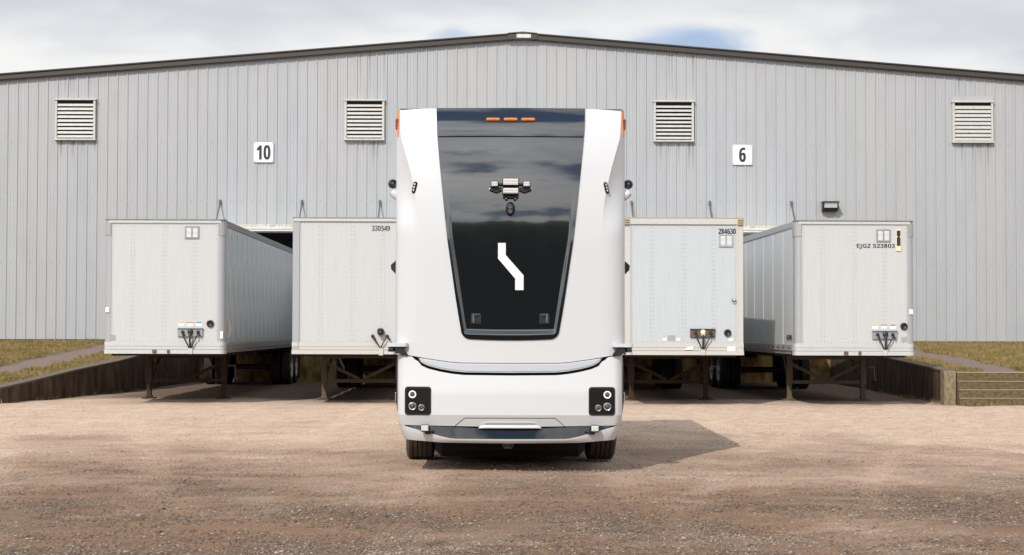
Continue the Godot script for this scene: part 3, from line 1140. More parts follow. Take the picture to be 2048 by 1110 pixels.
func tyre_mesh(r: float, w: float) -> ArrayMesh:
	var st := st_new()
	var h := w / 2
	var prof: Array = [Vector2(r * 0.56, h * 0.78), Vector2(r * 0.62, h * 0.95), Vector2(r * 0.80, h), Vector2(r * 0.93, h * 0.93), Vector2(r * 0.985, h * 0.80)]
	var x := h * 0.80
	for g in 4:   # ribs of the tread with grooves between
		var rib := h * 1.6 / 5.0
		prof.append(Vector2(r, x - 0.004))
		prof.append(Vector2(r, x - rib + 0.016))
		prof.append(Vector2(r - 0.018, x - rib + 0.012))
		prof.append(Vector2(r - 0.018, x - rib + 0.001))
		x -= rib
	prof.append(Vector2(r, x - 0.004))
	prof.append_array([Vector2(r, -h * 0.78), Vector2(r * 0.985, -h * 0.82), Vector2(r * 0.93, -h * 0.93), Vector2(r * 0.80, -h), Vector2(r * 0.62, -h * 0.95), Vector2(r * 0.56, -h * 0.78), Vector2(r * 0.56, h * 0.78)])
	lathe(st, prof, Transform3D(), 36, false)
	return bake(st)

func rim_mesh() -> ArrayMesh:
	var st := st_new()
	lathe(st, [Vector2(0.295, 0.10), Vector2(0.30, 0.125), Vector2(0.285, 0.12), Vector2(0.26, 0.04), Vector2(0.19, 0.02), Vector2(0.17, 0.06), Vector2(0.11, 0.07), Vector2(0.10, 0.12), Vector2(0.0, 0.13)], Transform3D(), 28)
	for i in 10:
		var a := TAU * i / 10
		tube(st, [Vector3(0.145 * cos(a), 0.145 * sin(a), 0.05), Vector3(0.145 * cos(a), 0.145 * sin(a), 0.095)], 0.014, 6)
	return bake(st)

func front_fittings(t: Node3D, o: Dictionary, yb: float, yt: float, W: float) -> void:
	var z := -0.01
	var st: SurfaceTool
	if o.has("vent"):
		var c: Vector2 = o.vent
		var v := group_part("front_vent", t, Vector3(c.x, c.y, z))
		st = st_new()
		for s in [-1, 0, 1]:
			box(st, Vector3(s * 0.137, 0, 0.012), Vector3(0.034, 0.27, 0.024), Basis(), 0.003)
		for s in [-1, 1]:
			box(st, Vector3(0, s * 0.122, 0.0115), Vector3(0.24, 0.026, 0.022), Basis(), 0.003)
		obj("frame", st, M.box_grey if o.kind != 3 else M.aluminium, v)
		var one := st_new()
		box(one, Vector3.ZERO, Vector3(0.102, 0.021, 0.005), Basis(Vector3(1, 0, 0), -0.6))
		var sm := bake(one)
		for s in [-1, 1]:
			for q in 8:
				share("slat", sm, M.paint_white, v, Transform3D(Basis(), Vector3(s * 0.069, -0.093 + q * 0.0265, 0.014)))
		st = st_new()
		box(st, Vector3(0, 0, 0.002), Vector3(0.27, 0.24, 0.004))
		obj("backing", st, M.box_grey, v)
	if o.has("box"):
		var c: Vector2 = o.box
		var b := group_part("connector_box", t, Vector3(c.x, c.y, z))
		st = st_new()
		box(st, Vector3(0, 0, 0.02), Vector3(0.54, 0.185, 0.04), Basis(), 0.008)
		box(st, Vector3(0, 0.09, 0.035), Vector3(0.55, 0.016, 0.07), Basis(), 0.004)
		obj("housing", st, M.box_grey if o.kind != 3 else M.gear_steel, b)
		connectors(b, Vector3(-0.16, 0.01, 0.05), Vector3(0.005, 0.02, 0.06), Vector3(0.17, 0.01, 0.05), o.kind == 3, 0.0)
		hose_clamp(t, Vector3(c.x + 0.005, yb + 0.07, 0.035))
		hoses(t, [Vector3(c.x - 0.16, c.y - 0.03, 0.06), Vector3(c.x, c.y - 0.03, 0.075), Vector3(c.x + 0.16, c.y - 0.03, 0.06)], Vector3(c.x + 0.005, yb + 0.13, 0.045))
	else:
		var b := group_part("connector_group", t, Vector3(0.61, 1.58, z))
		st = st_new()
		box(st, Vector3(0, 0, 0.05), Vector3(0.14, 0.14, 0.10), Basis(), 0.03)
		lathe(st, [Vector2(0.05, 0.0), Vector2(0.052, 0.04), Vector2(0.0, 0.045)], Transform3D(Basis(), Vector3(0, -0.03, 0.09)), 14)
		obj("socket", st, M.black_plastic, b)
		connectors(b, Vector3(-0.17, -0.10, 0.05), Vector3(9, 9, 9), Vector3(0.14, -0.10, 0.05), false, 0.5)
		hose_clamp(t, Vector3(0.62, yb + 0.05, 0.035))
		hoses(t, [Vector3(0.46, 1.44, 0.06), Vector3(0.72, 1.44, 0.06)], Vector3(0.61, yb + 0.14, 0.045))
	if o.has("cap"):
		var c: Vector2 = o.cap
		st = st_new()
		lathe(st, [Vector2(0.078, 0.0), Vector2(0.078, 0.035), Vector2(0.07, 0.042), Vector2(0.05, 0.043), Vector2(0.048, 0.034), Vector2(0.0, 0.034)], Transform3D(Basis(), Vector3(c.x, c.y, z)), 24)
		obj("document_tube_cap", st, M.black_plastic, t)
	var kind: int = o.kind
	if kind == 1 or kind == 4:
		var sx: float = o.box.x
		var sy: float = o.box.y + 0.215
		var q := 0
		for nm in ["sticker_yellow", "sticker_red", "sticker_blue"]:
			st = st_new()
			box(st, Vector3(sx - 0.2 + 0.19 * q, sy, z + 0.002), Vector3(0.10 + (0.05 if q == 1 else 0.0), 0.022, 0.003))
			obj("label_stripe", st, M[nm], t)
			st = st_new()
			box(st, Vector3(sx - 0.2 + 0.19 * q, sy - 0.05, z + 0.001), Vector3(0.13, 0.06, 0.0025))
			obj("label_card", st, M.paint_white, t)
			q += 1
		st = st_new()
		box(st, Vector3(-1.1 if kind == 1 else 1.07, yb + 0.345, z + 0.003), Vector3(0.12, 0.11, 0.004))
		obj("data_plate", st, M.sticker_grey, t)
		st = st_new()
		box(st, Vector3(-0.28, yb + 0.385, z + 0.002), Vector3(0.15, 0.035, 0.003))
		obj("label_card", st, M.rail_cream, t)
		for q2 in [[-0.2, 0.09], [0.1, 0.06]]:
			st = st_new()
			box(st, Vector3(q2[0], yb + 0.05, 0.03), Vector3(q2[1], 0.07, 0.025), Basis(), 0.004)
			obj("rail_bracket", st, M.gear_steel, t)
		st = st_new()
		box(st, Vector3((-1 if kind == 1 else 1) * (W - 0.075), 2.03, 0.0), Vector3(0.085, 0.11, 0.05), Basis(), 0.008)
		obj("marker_plate", st, M.paint_white, t)
		if kind == 1:
			st = st_new()
			box(st, Vector3(W - 0.06, 1.50, 0.002), Vector3(0.06, 0.16, 0.006))
			obj("label_card", st, M.paint_white, t)
			st = st_new()
			tube(st, [Vector3(W + 0.01, 1.80, -0.55), Vector3(W + 0.03, 1.72, -0.50), Vector3(W + 0.03, 1.60, -0.60), Vector3(W + 0.01, 1.46, -0.55)], 0.022, 6)
			obj("grab_strap", st, M.cream, t)
	if kind == 4:
		lettering("EJGZ 523803", "Droid Sans", 0.83, 0.115, Vector3(0.465, 3.445, z + 0.001), t, M.print_black, "lettering", Basis(), 1)
		lettering("EJGZ 523803", "Droid Sans", 0.55, 0.13, Vector3(-W - 0.011, 1.46, -0.62), t, M.print_black, "lettering", Basis(Vector3(0, 1, 0), -PI / 2), 1)
		st = st_new()
		box(st, Vector3(0.955, 3.58, z + 0.012), Vector3(0.115, 0.47, 0.024), Basis(), 0.004)
		obj("permit_holder", st, M.cream, t)
		st = st_new()
		prism(st, PackedVector2Array([Vector2(-0.04, 0.20), Vector2(0.04, 0.20), Vector2(0.04, 0.09), Vector2(0.018, 0.065), Vector2(0.04, 0.04), Vector2(0.04, -0.13), Vector2(-0.04, -0.13), Vector2(-0.04, 0.04), Vector2(-0.018, 0.065), Vector2(-0.04, 0.09)]), 0.0, 0.006, Transform3D(Basis(), Vector3(0.955, 3.59, z + 0.023)))
		obj("permit_holder_window", st, M.print_black, t)
	if kind == 2:
		lettering("330549", "Droid Sans", 0.39, 0.12, Vector3(0.605, 3.81, z + 0.001), t, M.print_black, "lettering", Basis(), 1)
		st = st_new()
		box(st, Vector3(0.33, 1.41, z + 0.002), Vector3(0.11, 0.07, 0.003))
		obj("label_card", st, M.rail_cream, t)
	if kind == 3:
		lettering("284630", "Droid Sans", 0.38, 0.12, Vector3(0.945, 3.765, z + 0.001), t, M.print_black, "lettering", Basis(), 1, 0.03)
		st = st_new()
		box(st, Vector3(1.03, yb + 0.135, 0.02), Vector3(0.18, 0.10, 0.012), Basis(), 0.003)
		obj("registration_plate", st, M.paint_white, t)
		st = st_new()
		prism(st, PackedVector2Array([Vector2(-0.1, -0.03), Vector2(-0.04, 0.025), Vector2(0.09, 0.045), Vector2(0.1, -0.03)]), 0.0, 0.015, Transform3D(Basis(), Vector3(0.11, yb + 0.14, 0.013)))
		obj("marker_plate", st, M.paint_white, t)
		st = st_new()
		tube(st, [Vector3(1.05, 2.29, z), Vector3(1.05, 2.27, 0.04), Vector3(1.08, 2.24, 0.05), Vector3(1.12, 2.25, 0.04), Vector3(1.13, 2.28, z)], 0.012, 6)
		obj("hook", st, M.gear_steel, t)
		st = st_new()
		box(st, Vector3(-0.26, yb + 0.365, z + 0.002), Vector3(0.17, 0.12, 0.003))
		obj("data_plate", st, M.sticker_grey, t)
		for q3 in [-0.41, -0.12, 1.02]:
			st = st_new()
			box(st, Vector3(q3, yb + 0.335, z + 0.002), Vector3(0.09, 0.055, 0.003))
			obj("label_card", st, M.paint_white, t)

func connectors(b: Node3D, l: Vector3, c: Vector3, r: Vector3, pale: bool, tilt: float) -> void:
	for p in [l, r]:
		var st := st_new()
		lathe(st, [Vector2(0.035, -0.03), Vector2(0.038, 0.0), Vector2(0.03, 0.02), Vector2(0.018, 0.026), Vector2(0.0, 0.02)], Transform3D(Basis(), p), 14)
		bar(st, p + Vector3(0, -0.005, 0.005), p + Vector3(0.05 + tilt * 0.05, -0.085, 0.02), 0.035, 0.03, 0.006)
		obj("gladhand", st, M.black_plastic, b)
	if c.x < 5:
		var st := st_new()
		lathe(st, [Vector2(0.058, -0.04), Vector2(0.06, 0.005), Vector2(0.05, 0.02), Vector2(0.0, 0.022)], Transform3D(Basis(), c), 18)
		box(st, c + Vector3(0, -0.055, 0.01), Vector3(0.075, 0.06, 0.05), Basis(), 0.012)
		obj("socket", st, M.cream if pale else M.black_plastic, b)

func hose_clamp(t: Node3D, at: Vector3) -> void:
	var st := st_new()
	box(st, at, Vector3(0.095, 0.15, 0.03), Basis(), 0.006)
	obj("hose_clamp", st, M.rail_pale, t)

func hoses(t: Node3D, starts: Array, to: Vector3) -> void:
	for i in starts.size():
		var a: Vector3 = starts[i]
		var b := to + Vector3((i - (starts.size() - 1) / 2.0) * 0.03, 0, 0)
		var pts: Array = []
		for k in 9:
			var u := k / 8.0
			var p := a.bezier_interpolate(a + Vector3(0, -0.06, 0.05), b + Vector3((a.x - b.x) * 0.25, 0.12, 0.03), b, u)
			pts.append(p)
		var st := st_new()
		tube(st, pts, 0.022 if i == 1 and starts.size() == 3 else 0.013, 7)
		obj("hose", st, M.hose, t)

# ---------------------------------------------------------------- the truck
const PANEL := [[1.50, 0.545], [1.624, 0.561], [1.75, 0.584], [2.02, 0.628], [2.305, 0.669], [2.666, 0.722], [3.01, 0.76], [3.395, 0.80], [3.83, 0.844], [4.18, 0.860]]
const CREASE := [[1.2, 1.05], [2.6, 1.05], [3.0, 1.065], [3.2, 1.095], [3.44, 1.15], [3.64, 1.205], [3.84, 1.262], [4.18, 1.285]]
const SEAM := [[0.0, 1.240], [0.55, 1.243], [0.68, 1.252], [0.93, 1.288], [1.07, 1.312], [1.33, 1.350]]
const BAR_LOW := [[0.0, 1.134], [0.52, 1.138], [0.66, 1.152], [0.80, 1.177], [0.93, 1.209], [1.01, 1.245], [1.04, 1.285], [1.055, 1.312]]

func cab_z(x: float, y: float) -> float:
	var up := maxf(0.0, (y - 2.5) / 1.68)
	return -0.018 * (y - 1.2) / 1.4 - 0.20 * up * up * up - 0.05 * (x / 1.1) * (x / 1.1)

func cab_half(y: float) -> float:
	return table([[1.2, 1.328], [2.3, 1.33], [3.1, 1.33], [3.83, 1.325], [4.18, 1.305]], y)

func cab_side(y: float, k: float) -> Vector2:   # from the crease (k = 0) round the corner to the flank (k = 1)
	var xc := table(CREASE, y)
	var zc := cab_z(xc, y)
	var back := table([[1.2, 0.30], [3.0, 0.30], [3.4, 0.26], [3.84, 0.13], [4.18, 0.06]], y)
	var w := cab_half(y)
	var sharp := smooth(2.75, 3.35, y)
	var phi := lerpf(0.09, 0.95, sharp)
	var a := Vector2(xc, zc)
	var d := Vector2(w, zc - back)
	var l := lerpf((w - xc) * 0.9, a.distance_to(d) * 0.34, sharp)
	var b := a + Vector2(cos(phi), -sin(phi)) * l
	var c := d + Vector2(-0.01, back * lerpf(0.55, 0.25, sharp))
	return a.bezier_interpolate(b, c, d, k)

func panel_half(y: float, yb: float) -> float:
	var hw := table(PANEL, y)
	var r := 0.085
	if y < yb + r:
		var q := r - (y - yb)
		hw -= r - sqrt(maxf(r * r - q * q, 0.0))
	return hw

func panel_sink(y: float) -> float:
	return 0.030 * smooth(3.35, 1.55, y)

func seam_y(x: float) -> float:
	return table(SEAM, absf(x))

func bump_z(x: float, y: float) -> float:
	var prof := table([[0.30, -0.02], [0.52, 0.005], [0.655, 0.052], [0.9, 0.048], [1.12, 0.025], [1.36, 0.004]], y)
	return prof - 0.05 * (x / 1.1) * (x / 1.1)

func bump_half(y: float) -> float:
	return table([[0.33, 1.185], [0.38, 1.215], [0.476, 1.255], [0.56, 1.28], [0.655, 1.287], [1.36, 1.292]], y)

func bump_point(u: float, y: float) -> Vector3:   # u runs from flank to flank
	var s := -1.0 if u < 0.5 else 1.0
	var k := absf(u - 0.5) * 2.0
	var half := bump_half(y)
	var xc := half - 0.085
	if k <= 0.76:
		var x := xc * k / 0.76
		return Vector3(s * x, y, bump_z(x, y))
	var zc := bump_z(xc, y)
	if k <= 0.92:
		var q := (k - 0.76) / 0.16
		var a := Vector2(xc, zc)
		var d := Vector2(half, zc - 0.14)
		var p := a.bezier_interpolate(a + Vector2(0.055, -0.03), d + Vector2(-0.006, 0.06), d, q)
		return Vector3(s * p.x, y, p.y)
	return Vector3(s * half, y, zc - 0.14 - (k - 0.92) / 0.08 * 0.22)

func strip_top(x: float) -> float:
	return lerpf(0.518, 0.537, clampf(absf(x) / 1.2, 0, 1))

func strip_low(x: float) -> float:
	return table([[0.0, 0.383], [0.62, 0.384], [0.69, 0.389], [0.79, 0.411], [0.99, 0.470], [1.20, 0.536], [2.0, 0.536]], absf(x))

func lip_point(u: float, v: float) -> Vector3:
	var p0 := bump_point(u, 0.45)
	var x := p0.x
	var hi := strip_low(x)
	var lo := table([[0.0, 0.332], [0.8, 0.338], [1.2, 0.366]], absf(x))
	var y := lerpf(lo, hi, v)
	var p := bump_point(u, y)
	var k := 1.0 - pow(clampf(absf(x) / 1.2, 0, 1), 2.0)
	var curl := pow(1.0 - v, 2.0)
	p.z += 0.05 * k - 0.035 * curl
	return p

func make_truck() -> void:
	var t := thing("driverless_truck", "white driverless truck with black windowless front and white zigzag mark, before the trailers", "truck", Vector3(-0.02, 0, -19.2))
	var st: SurfaceTool
	# --- body shell
	st = st_new()
	var rows := func(v: float, x: float) -> float: return lerpf(seam_y(x) + 0.004, 4.18, v)
	var yb := 1.522
	patch(st, 40, 6, func(u: float, v: float) -> Vector3:   # below the panel
		var x := lerpf(-1.05, 1.05, u)
		var y := lerpf(seam_y(x) + 0.004, yb + 0.004, v)
		return Vector3(x, y, cab_z(x, y)), 0.0, 1)
	for s in [-1.0, 1.0]:   # beside the panel
		patch(st, 14, 64, func(u: float, v: float) -> Vector3:
			var y := yb + 0.004 + (4.18 - yb - 0.004) * pow(v, 1.5)
			var hw := panel_half(y, yb) - 0.006
			var k := u if s > 0 else 1.0 - u
			var x := lerpf(hw, table(CREASE, y), k)
			return Vector3(s * x, y, cab_z(x, y)), 0.05, 1)
	for s in [-1.0, 1.0]:
		patch(st, 14, 44, func(u: float, v: float) -> Vector3:
			var k := u if s > 0 else 1.0 - u
			var y0: float = rows.call(v, 1.2)
			var xx := cab_side(y0, k).x
			var y: float = rows.call(v, xx)
			var p := cab_side(y, k)
			return Vector3(s * p.x, y, p.y), 0.0, 2 if s > 0 else 3)
		patch(st, 4, 44, func(u: float, v: float) -> Vector3:
			var k := u if s > 0 else 1.0 - u
			var y: float = rows.call(v, 1.33)
			var p := cab_side(y, 1.0)
			return Vector3(s * (p.x + 0.0 * k), y, lerpf(p.y, -7.0, k)), 0.0, 2 if s > 0 else 3)
	quad(st, Vector3(-1.305, 4.18, -0.35), Vector3(-1.305, 4.18, -7.0), Vector3(1.305, 4.18, -7.0), Vector3(1.305, 4.18, -0.35))
	quad(st, Vector3(-1.285, 4.18, -0.28), Vector3(-1.305, 4.18, -0.36), Vector3(1.305, 4.18, -0.36), Vector3(1.285, 4.18, -0.28))
	for q in 8:   # closes the roof to the curved front edge
		var xa := lerpf(-1.285, 1.285, q / 8.0)
		var xb := lerpf(-1.285, 1.285, (q + 1) / 8.0)
		quad(st, Vector3(xa, 4.18, cab_z(xa, 4.18)), Vector3(xa, 4.18, -0.30), Vector3(xb, 4.18, -0.30), Vector3(xb, 4.18, cab_z(xb, 4.18)))
	quad(st, Vector3(1.33, 1.3, -7.0), Vector3(1.305, 4.18, -7.0), Vector3(-1.305, 4.18, -7.0), Vector3(-1.33, 1.3, -7.0))
	obj("body_shell", st, M.truck_white, t)
	st = st_new()
	box(st, Vector3(0, 1.30, -3.6), Vector3(2.55, 0.06, 6.7))
	box(st, Vector3(0, 1.2, -0.16), Vector3(2.3, 0.34, 0.06))
	box(st, Vector3(0, 0.72, -0.9), Vector3(1.6, 0.5, 1.2))
	box(st, Vector3(0, 0.75, -4.2), Vector3(1.1, 0.55, 5.4))
	for s in [-1, 1]:
		box(st, Vector3(s * 1.27, 0.85, -4.2), Vector3(0.08, 0.95, 2.6))
		box(st, Vector3(s * 1.0, 0.95, -1.2), Vector3(0.5, 0.8, 0.06))
	box(st, Vector3(0, 0.34, -3.85), Vector3(1.78, 0.44, 6.1), Basis(), 0.08)  # low tray added to black out the space under the truck
	for s in [-1, 1]:  # added plates that stop sun spilling in under the body
		box(st, Vector3(s * 1.22, 0.62, -4.1), Vector3(0.06, 0.62, 2.0))
		box(st, Vector3(s * 1.18, 0.66, -0.85), Vector3(0.05, 0.56, 1.3))
		box(st, Vector3(s * 0.78, 0.6, -2.1), Vector3(0.04, 0.6, 1.2))
	obj("chassis_and_light_blocks", st, M.dark, t)
	# --- black front panel, with a lower frame that stands round a recessed hatch
	st = st_new()
	patch(st, 56, 84, func(u: float, v: float) -> Vector3:
		var y := yb + (3.834 - yb) * pow(v, 1.55)
		var hw := panel_half(y, yb)
		var x := sin(lerpf(-1.0, 1.0, u) * PI / 2) * hw
		var full := table(PANEL, y)
		var sink := panel_sink(y)
		var edge := minf(((full - absf(x)) - 0.045) * 3.0, (y - yb) - 0.062)
		var yy := y - 0.018 * (1.0 - x * x / 0.3) * exp(-(y - yb) / 0.16)
		return Vector3(x, yy, cab_z(x, y) + 0.014 - sink * smooth(0.0, 0.034, edge)), 0.03, 1)
	var panel := obj("front_panel", st, M.black_gloss, t)
	st = st_new()
	patch(st, 30, 12, func(u: float, v: float) -> Vector3:
		var y := lerpf(3.847, 4.186, v)
		var x := lerpf(-1.0, 1.0, u) * table(PANEL, y)
		return Vector3(x, y, cab_z(x, y) + 0.014 + 0.012 * sin(PI * v)), 0.10, 1)
	obj("visor_panel", st, M.black_gloss, t)
	# the zigzag mark
	var zf := func(x: float, y: float) -> float: return cab_z(x, y) + 0.014 - panel_sink(y)
	st = st_new()
	plate(st, PackedVector2Array([Vector2(-0.140, 2.612), Vector2(-0.052, 2.612), Vector2(-0.052, 2.474), Vector2(0.152, 2.243), Vector2(0.152, 2.075), Vector2(0.056, 2.075), Vector2(0.056, 2.206), Vector2(-0.140, 2.434)]), zf, 0.003, 0.01)
	obj("zigzag_mark", st, M.paint_white, panel)
	# latches
	for s in [-1, 1]:
		st = st_new()
		var c := Vector2(s * 0.39, 1.747)
		plate(st, round_rect(c.x - 0.058, c.y - 0.058, c.x + 0.058, c.y + 0.058, 0.016), zf, 0.008, 0.02)
		var lt := obj("latch", st, M.black_plastic, panel)
		st = st_new()
		var cz := cab_z(c.x, c.y) - 0.006
		box(st, Vector3(c.x - s * 0.012, c.y + 0.03, cz + 0.004), Vector3(0.045, 0.028, 0.008))
		box(st, Vector3(c.x - s * 0.012, c.y - 0.03, cz + 0.004), Vector3(0.045, 0.028, 0.008))
		obj("latch_recess", st, M.dark, lt)
		st = st_new()
		box(st, Vector3(c.x + s * 0.028, c.y, cz + 0.006), Vector3(0.022, 0.095, 0.012), Basis(), 0.003)
		box(st, Vector3(c.x, c.y + 0.052, cz + 0.006), Vector3(0.10, 0.010, 0.012), Basis(), 0.003)
		obj("latch_handle", st, M.steel_dark, lt)
	# --- marker lights
	for i in 3:
		var x := -0.202 + i * 0.202
		st = st_new()
		box(st, Vector3(x, 4.044, cab_z(x, 4.044) + 0.034), Vector3(0.158, 0.036, 0.03), Basis(Vector3(1, 0, 0), -0.2), 0.010)
		var mk := obj("marker_light", st, M.amber, t)
		st = st_new()
		box(st, Vector3(x, 4.05, cab_z(x, 4.044) + 0.050), Vector3(0.045, 0.008, 0.004))
		obj("lens_print", st, M.amber_pale, mk)
	for s in [-1, 1]:
		st = st_new()
		for q in 6:
			var y := 3.86 + q * 0.052
			var p := cab_side(y + 0.026, 0.55)
			box(st, Vector3(s * (p.x + 0.004), y + 0.026, p.y + 0.012), Vector3(0.034, 0.052, 0.012), Basis(Vector3(0, 1, 0), s * 0.9))
		obj("corner_reflector", st, M.amber_pale, t)
		st = st_new()
		var pc := cab_side(4.0, 0.65)
		box(st, Vector3(s * (pc.x + 0.012), 4.0, pc.y + 0.014), Vector3(0.04, 0.135, 0.035), Basis(Vector3(0, 1, 0), s * 0.9) * Basis(Vector3(0, 0, 1), -s * 0.06), 0.012)
		obj("corner_light", st, M.amber_dark, t)
		# small lamps at the foot of the crease
		st = st_new()
		var pl := Vector3(s * 1.10, 3.252, cab_side(3.25, 0.05).y)
		var lb := Basis(Vector3(0, 0, 1), s * 0.22) * Basis(Vector3(0, 1, 0), s * 0.35)
		box(st, pl + Vector3(0, 0, 0.012), Vector3(0.05, 0.135, 0.035), lb, 0.014)
		var sl := obj("pillar_lamp", st, M.black_plastic, t)
		st = st_new()
		for q in 3:
			box(st, pl + lb * Vector3(-s * 0.006, -0.035 + q * 0.035, 0.020), Vector3(0.022, 0.026, 0.02), lb, 0.004)
		obj("lamp_lens", st, M.lamp_lens, sl)
		# round camera and its white arm on the flank
		st = st_new()
		var sp := Vector3(s * 1.375, 3.322, -0.46)
		lathe(st, [Vector2(0.0, -0.05), Vector2(0.03, -0.046), Vector2(0.049, -0.03), Vector2(0.056, 0.0), Vector2(0.05, 0.03), Vector2(0.034, 0.044), Vector2(0.03, 0.036), Vector2(0.0, 0.03)], Transform3D(Basis(Vector3(0, 1, 0), -s * 0.2), sp), 18)
		tube(st, [sp, sp + Vector3(-s * 0.07, -0.02, -0.02)], 0.028, 8)
		var sc := obj("side_camera", st, M.black_plastic, t)
		st = st_new()
		lathe(st, [Vector2(0.022, 0.040), Vector2(0.016, 0.05), Vector2(0.0, 0.054)], Transform3D(Basis(), sp), 12)
		obj("camera_lens", st, M.lens_glass, sc)
		st = st_new()
		tube(st, [Vector3(s * 1.26, 3.10, -0.42), Vector3(s * 1.315, 3.16, -0.42), Vector3(s * 1.36, 3.205, -0.42), Vector3(s * 1.382, 3.228, -0.42)], [0.02, 0.042, 0.05, 0.044], 14)
		obj("sensor_arm", st, M.truck_white, t)
		# low black sensor on the flank
		st = st_new()
		prism(st, PackedVector2Array([Vector2(1.30, 2.43), Vector2(1.345, 2.425), Vector2(1.398, 2.375), Vector2(1.392, 2.325), Vector2(1.34, 2.27), Vector2(1.30, 2.26)]) if s > 0 else PackedVector2Array([Vector2(-1.30, 2.43), Vector2(-1.345, 2.425), Vector2(-1.398, 2.375), Vector2(-1.392, 2.325), Vector2(-1.34, 2.27), Vector2(-1.30, 2.26)]), -0.62, -0.50)
		obj("flank_sensor", st, M.black_plastic, t)
		# range scanner on its bracket
		st = st_new()
		prism(st, round_rect(s * 1.285 - 0.118, 0.0, s * 1.285 + 0.118, 0.26, 0.045), 1.428, 1.468, upright())
		prism(st, round_rect(s * 1.35 - 0.052, 0.04, s * 1.35 + 0.052, 0.15, 0.05), 1.340, 1.366, upright())
		var br := obj("scanner_bracket", st, M.truck_white, t)
		st = st_new()
		lathe(st, [Vector2(0.0, 0.0), Vector2(0.046, 0.0), Vector2(0.046, 0.058), Vector2(0.0, 0.058)], Transform3D(Basis(Vector3(1, 0, 0), -PI / 2), Vector3(s * 1.35, 1.368, -0.095)), 20)
		obj("scanner", st, M.black_gloss, br)
		st = st_new()
		var ap := PackedVector2Array([Vector2(1.31, 1.428), Vector2(1.245, 1.422), Vector2(1.18, 1.362), Vector2(1.165, 1.335), Vector2(1.19, 1.328), Vector2(1.31, 1.358)])
		for q in ap.size():
			ap[q].x *= s
		prism(st, ap, -0.24, -0.02)
		obj("scanner_arm", st, M.black_plastic, br)
	# --- lamp cluster on the panel
	var cluster := group_part("lamp_cluster", t)
	for q in [[3.302, 0.10], [3.199, 0.088]]:
		work_lamp(cluster, Vector3(0.003, q[0], cab_z(0, q[0]) + 0.085), Vector3(0.188, q[1] * 0.92, 0.08), 6)
	for s in [-1, 1]:
		work_lamp(cluster, Vector3(s * 0.182 + 0.002, 3.277, cab_z(0.18, 3.27) + 0.09), Vector3(0.088, 0.072, 0.07), 2)
		st = st_new()
		prism(st, PackedVector2Array([Vector2(s * 0.10, 3.245), Vector2(s * 0.24, 3.242), Vector2(s * 0.232, 3.212), Vector2(s * 0.16, 3.184), Vector2(s * 0.10, 3.21)]), cab_z(0, 3.2) + 0.01, cab_z(0, 3.2) + 0.07)
		obj("lamp_bracket", st, M.black_plastic, cluster)
	st = st_new()
	box(st, Vector3(0.003, 3.19, cab_z(0, 3.2) + 0.03), Vector3(0.18, 0.15, 0.04), Basis(), 0.01)
	for s in [-1, 1]:
		box(st, Vector3(s * 0.05 + 0.003, 3.115, cab_z(0, 3.1) + 0.03), Vector3(0.035, 0.04, 0.035), Basis(), 0.008)
	box(st, Vector3(0.003, 3.28, cab_z(0, 3.28) + 0.03), Vector3(0.44, 0.03, 0.03), Basis(), 0.008)
	obj("lamp_bracket", st, M.black_plastic, cluster)
	st = st_new()
	for q in [[-0.05, 3.117, 0.052], [0.055, 3.117, 0.052], [-0.233, 3.226, 0.074], [0.237, 3.226, 0.074]]:
		lathe(st, [Vector2(0.010, 0.0), Vector2(0.009, 0.006), Vector2(0.0, 0.009)], Transform3D(Basis(), Vector3(q[0], q[1], cab_z(0, 3.15) + q[2])), 8)
	obj("bolt", st, M.chrome, cluster)
	st = st_new()   # forward camera
	var cp := Vector3(0.0, 3.0, cab_z(0, 3.0) + 0.012)
	lathe(st, [Vector2(0.055, 0.0), Vector2(0.054, 0.03), Vector2(0.044, 0.055), Vector2(0.0, 0.07)], Transform3D(Basis.from_scale(Vector3(1.0, 1.5, 1.0)), cp), 22)
	var fc := obj("forward_camera", st, M.black_plastic, t)
	st = st_new()
	for y in [0.022, -0.03]:
		lathe(st, [Vector2(0.024, 0.0), Vector2(0.026, 0.012), Vector2(0.02, 0.016), Vector2(0.012, 0.012), Vector2(0.0, 0.018)], Transform3D(Basis(), cp + Vector3(0, y, 0.056)), 14)
	obj("camera_lens", st, M.lens_glass, fc)
	# --- light bar in the smile shaped gap
	st = st_new()
	patch(st, 60, 6, func(u: float, v: float) -> Vector3:
		var x := lerpf(-1.055, 1.055, u)
		var y := lerpf(table(BAR_LOW, absf(x)), seam_y(x) - 0.003, v)
		return Vector3(x, y, cab_z(x, y) + 0.004 - 0.006 * (1 - v)), 0.06, 1)
	obj("light_bar_frame", st, M.truck_white, t)
	st = st_new()
	patch(st, 60, 4, func(u: float, v: float) -> Vector3:
		var x := lerpf(-1.025, 1.025, u)
		var y := lerpf(table(BAR_LOW, absf(x)) + 0.016, seam_y(x) - 0.016, v)
		return Vector3(x, y, cab_z(x, y) + 0.008), 0.01, 1)
	obj("light_bar", st, M.light_bar, t)
	# --- bumper
	st = st_new()
	patch(st, 88, 10, func(u: float, v: float) -> Vector3:
		var x := bump_point(u, 0.9).x
		var top := seam_y(x) - 0.006
		if absf(x) < 1.08:
			top = minf(top, table(BAR_LOW, absf(x)) - 0.032)
		return bump_point(u, lerpf(0.655, top, v)), 0.0, 1)
	patch(st, 88, 1, func(u: float, v: float) -> Vector3:   # top edge turned back
		var x := bump_point(u, 0.9).x
		var top := seam_y(x) - 0.006
		if absf(x) < 1.08:
			top = minf(top, table(BAR_LOW, absf(x)) - 0.032)
		var p := bump_point(u, top)
		p.z -= v * 0.12
		return p, 0.0, 2)
	patch(st, 88, 4, func(u: float, v: float) -> Vector3:
		var x := bump_point(u, 0.55).x
		return bump_point(u, lerpf(strip_top(x), 0.655, v)), 0.0, 3)
	var bumper := obj("bumper", st, M.truck_white, t)
